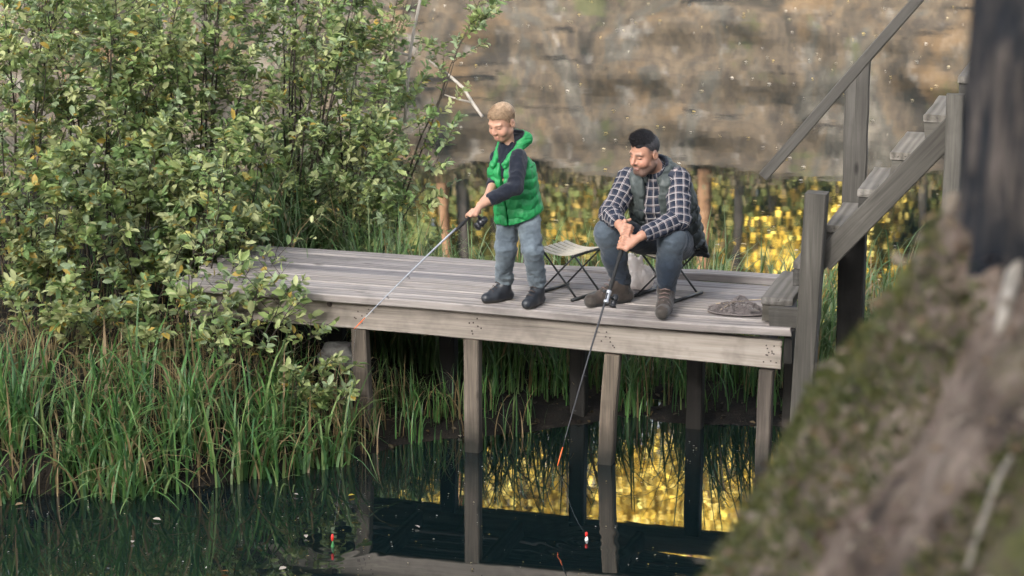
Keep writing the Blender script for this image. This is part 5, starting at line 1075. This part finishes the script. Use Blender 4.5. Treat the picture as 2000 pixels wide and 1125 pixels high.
# ---- sedge: arching blades
def sedge(name, label, pts, hgt, seed, dry=0.12, width=0.0045, arch=0.55, cat='sedge', pal=None):
    g = np.random.default_rng(seed); pts = np.asarray(pts); n = len(pts); a = g.uniform(0, 6.28, n); H = hgt*g.uniform(0.55, 1.2, n); ar = arch*g.uniform(0.2, 1.5, n); K = 7
    d = np.stack([np.cos(a), np.sin(a), a*0], -1); s = np.stack([-np.sin(a), np.cos(a), a*0], -1); V = np.zeros((n, K, 2, 3))
    for i in range(K):
        f = i/(K-1); th = f*ar*1.9; out = H*ar*0.52*f**1.9; up = H*(f-0.46*ar*f**3.0)
        c = pts+d*out[:, None]+np.array([0, 0, 1.0])*np.maximum(up, 0.01)[:, None] if i else pts
        wv = width*g.uniform(0.75, 1.3, n)*(1-f**2.2*0.95) if i else np.full(n, width*0.8); V[:, i, 0] = c-s*wv[:, None]; V[:, i, 1] = c+s*wv[:, None]
    b = (np.arange(n)*K*2)[:, None]; q = np.concatenate([np.stack([b[:, 0]+2*i, b[:, 0]+2*i+1, b[:, 0]+2*i+3, b[:, 0]+2*i+2], -1) for i in range(K-1)])
    me = mesh_from(name, V.reshape(-1, 3), q, True); P_ = np.array([(0.075, 0.18, 0.045), (0.11, 0.225, 0.06), (0.06, 0.145, 0.05), (0.17, 0.25, 0.085)]) if pal is None else np.array(pal); c = P_[g.integers(0, len(P_), n)]*g.uniform(0.75, 1.25, (n, 1)); m = g.random(n) < dry; c[m] = np.array([(0.34, 0.25, 0.13), (0.26, 0.18, 0.09)])[g.integers(0, 2, m.sum())]
    set_col(me, np.repeat(c, K*2, 0)); return tag(obj(name, me, M['blade']), label, cat, kind='stuff')
def scatter(x0, x1, y0, y1, n, seed, tuft=0, dmin=-0.05, tr=0.05, keep=None):
    g = np.random.default_rng(seed); 
    if tuft: c = np.stack([g.uniform(x0, x1, tuft), g.uniform(y0, y1, tuft)], -1); p = c[g.integers(0, tuft, n)]+g.normal(0, tr, (n, 2))
    else: p = np.stack([g.uniform(x0, x1, n), g.uniform(y0, y1, n)], -1)
    z = bank_h(p[:, 0], p[:, 1]); k = z > dmin
    if keep is not None: k &= keep(p[:, 0], p[:, 1])
    return np.stack([p[k, 0], p[k, 1], z[k]-0.01], -1)
off = lambda X, Y: (Y-np.interp(X, FS[:, 0], FS[:, 1]))
sedge('sedge', 'tall green sedge along the left bank at the water', scatter(-3.6, -0.85, 12.95, 14.0, 1150, 1, 85, -0.22, 0.05, lambda X, Y: (off(X, Y) < 0.62) & (X < -0.95)), 0.64, 11, 0.10, 0.0085, 1.15)
sedge('sedge', 'sedge fringe at the far left waterline', scatter(-3.6, -1.9, 12.9, 13.5, 420, 21, 34, -0.22, 0.05, lambda X, Y: off(X, Y) < 0.3), 0.55, 22, 0.12, 0.0085, 1.1)
sedge('sedge', 'dry tan stalks matted between the sedge on the left bank', scatter(-3.6, -0.8, 12.95, 14.4, 1500, 2, 0, -0.05), 0.42, 12, 0.9, 0.0034, 1.0)
sedge('sedge', 'loose sedge on the bank between the two left dock posts', scatter(-0.95, 0.1, 13.7, 14.6, 420, 3, 26, -0.06, 0.05), 0.40, 13, 0.25, 0.0042, 0.7)
sedge('sedge', 'thick green sedge under and behind the dock', scatter(-0.3, 2.6, 14.55, 15.3, 800, 4, 60, -0.1, 0.06, lambda X, Y: (X-DA[0])*DN[0]+(Y-DA[1])*DN[1] > 0.80), 0.46, 14, 0.10, 0.0055, 0.7)
sedge('sedge', 'pale arching sedge rising behind the rear edge of the dock', scatter(-1.7, 2.6, 15.0, 16.3, 5600, 5, 190, -0.1, 0.06, lambda X, Y: ((X-DA[0])*DN[0]+(Y-DA[1])*DN[1] > 1.22) & ((X < -0.35) | (np.sin(X*51.7+Y*93.1) > 0.35))), 1.02, 15, 0.08, 0.0068, 1.05, pal=[(0.085, 0.16, 0.05), (0.12, 0.20, 0.075), (0.17, 0.22, 0.11), (0.07, 0.135, 0.045)])
sedge('sedge', 'bright sedge right of the stair foot', scatter(2.3, 4.2, 14.1, 16.0, 2600, 6, 90, -0.1, 0.06), 0.80, 16, 0.10, 0.0068, 1.0, pal=[(0.085, 0.16, 0.05), (0.12, 0.20, 0.075), (0.17, 0.22, 0.11)])
sedge('sedge', 'low tangled grass and herbs below the shrubs', scatter(-4.6, -1.0, 13.9, 17.5, 3600, 8, 0, 0.05), 0.22, 18, 0.45, 0.004, 1.0)
# litter on the bank
g = np.random.default_rng(31); p = scatter(-4.5, 2.6, 13.0, 16.5, 3200, 9, 0, 0.0); n = len(p); sz = g.uniform(0.02, 0.05, n)
pal = np.array([(0.05, 0.036, 0.022), (0.03, 0.022, 0.016), (0.10, 0.075, 0.045), (0.12, 0.08, 0.03)])
tag(obj('bank_litter', leaves_mesh('bank_litter', p+[0, 0, 0.016], g.normal(0, 1, (n, 3))*[1, 1, .3], g.normal(0, .4, (n, 3))+[0, 0, 1], sz, sz*0.6, pal[g.integers(0, 4, n)]), M['leaf']), 'dead brown leaves on the muddy bank', 'leaf litter', kind='stuff')
# ---- pale dead branches over the water beside the bush
M['dead'] = plain('bleached_branch', (0.46, 0.41, 0.36), 0.7, 0.3, var=0.2, scale=15)
for lab, pp, r in (('pale dead branch hanging curved right of the bush, left of the boy', [(838, 118, 16.6), (880, 150, 16.6), (905, 172, 16.5), (922, 200, 16.5), (942, 228, 16.4)], 0.011), ('straight pale dead branch at the top edge beside the bush', [(826, -30, 16.9), (818, 12, 16.9), (808, 60, 16.9), (800, 108, 16.9), (790, 240, 16.8)], 0.011)):
    mb = MB(); P_ = [atY(*q) for q in pp]; mb.tube(P_, [r*0.8, r, r, r*1.1, r*0.9], 7); o = P_[3]; mb.tube([P_[3], P_[3]+[-0.09, 0, 0.02], P_[3]+[-0.19, 0.02, 0.05]], [r*0.8, r*0.6, r*0.3], 6); tag(mb.build('dead_branch', M['dead'], None, True), lab, 'branch')
# ---- leaves floating on the pond
g = np.random.default_rng(44); n = 620; Yq = 16.5+g.random(n)**1.2*20; Xq = g.uniform(-0.30, 0.30, n)*Yq*0.9; sz = g.uniform(0.008, 0.028, n)*(1+0.012*Yq)
ok = bank_h(Xq, Yq) < -0.05; Xq, Yq, sz = Xq[ok], Yq[ok], sz[ok]; n = len(Xq); pal = np.array([(0.62, 0.58, 0.50), (0.50, 0.44, 0.36), (0.60, 0.50, 0.30), (0.55, 0.40, 0.12)])
fwx = np.stack([np.ones(n), g.normal(0, 0.5, n), np.zeros(n)], -1)
tag(obj('floating_debris', leaves_mesh('floating_debris', np.stack([Xq, Yq, np.full(n, 0.010)], -1), fwx, np.tile([0, 0, 1.0], (n, 1))+g.normal(0, 0.12, (n, 3)), sz*1.5, sz*0.9, pal[g.integers(0, 4, n)]), M['leaf']), 'pale specks of leaves and foam floating on the far water', 'debris', kind='stuff')
n = 500; Xq = g.uniform(-2.9, 1.6, n); Yq = g.uniform(11.2, 14.3, n); ok = bank_h(Xq, Yq) < -0.03; Xq, Yq = Xq[ok], Yq[ok]; n = len(Xq); sz = g.uniform(0.003, 0.009, n)
tag(obj('floating_specks', leaves_mesh('floating_specks', np.stack([Xq, Yq, np.full(n, 0.006)], -1), g.normal(0, 1, (n, 3))*[1, 1, 0.05], np.tile([0, 0, 1.0], (n, 1)), sz*1.5, sz, pal[g.integers(0, 4, n)]), M['leaf']), 'tiny pale specks floating on the dark water before the dock', 'debris', kind='stuff')
NEARL = [(258, 1062, 'pale', 'bare dark water below the sedge'), (298, 1015, 'pale', 'dark water left of centre'), (218, 975, 'pale', 'dark water just off the left sedge'), (597, 1046, 'pale', 'water left of the thin red float'), (810, 1028, 'pale', 'water between the float and the second post'), (680, 970, 'yellow', 'water below the leftmost post'), (583, 968, 'pale', 'water beside the sedge edge'), (45, 985, 'tan', 'water at the far left edge'), (432, 1117, 'orange', 'water at the bottom edge'), (560, 1110, 'pale', 'water at the bottom edge, right of the orange one'), (1390, 1097, 'yellow', 'water beside the mossy slope'), (900, 855, 'pale', 'water at the foot of the second post')]
CL = dict(pale=(0.58, 0.50, 0.42), yellow=(0.65, 0.48, 0.06), tan=(0.40, 0.28, 0.17), orange=(0.55, 0.22, 0.06))
for k, (x, y, cn, wh) in enumerate(NEARL):
    p = atZ(x, y, 0.006); g = np.random.default_rng(700+k); s_ = g.uniform(0.035, 0.052); a = g.uniform(0, 6.28)
    me = leaves_mesh('fallen_leaf', np.zeros((1, 3)), np.array([[math.cos(a), math.sin(a), 0.05]]), np.array([[g.normal(0, .15), g.normal(0, .15), 1.0]]), np.array([s_]), np.array([s_*0.6]), np.array([CL[cn]])); me.materials.append(M['leaf'])
    tag(obj('fallen_leaf', me, None, None, p+[0, 0, 0.006]), '%s fallen leaf floating on the %s' % (cn, wh), 'leaf', 'leaves floating near the dock')
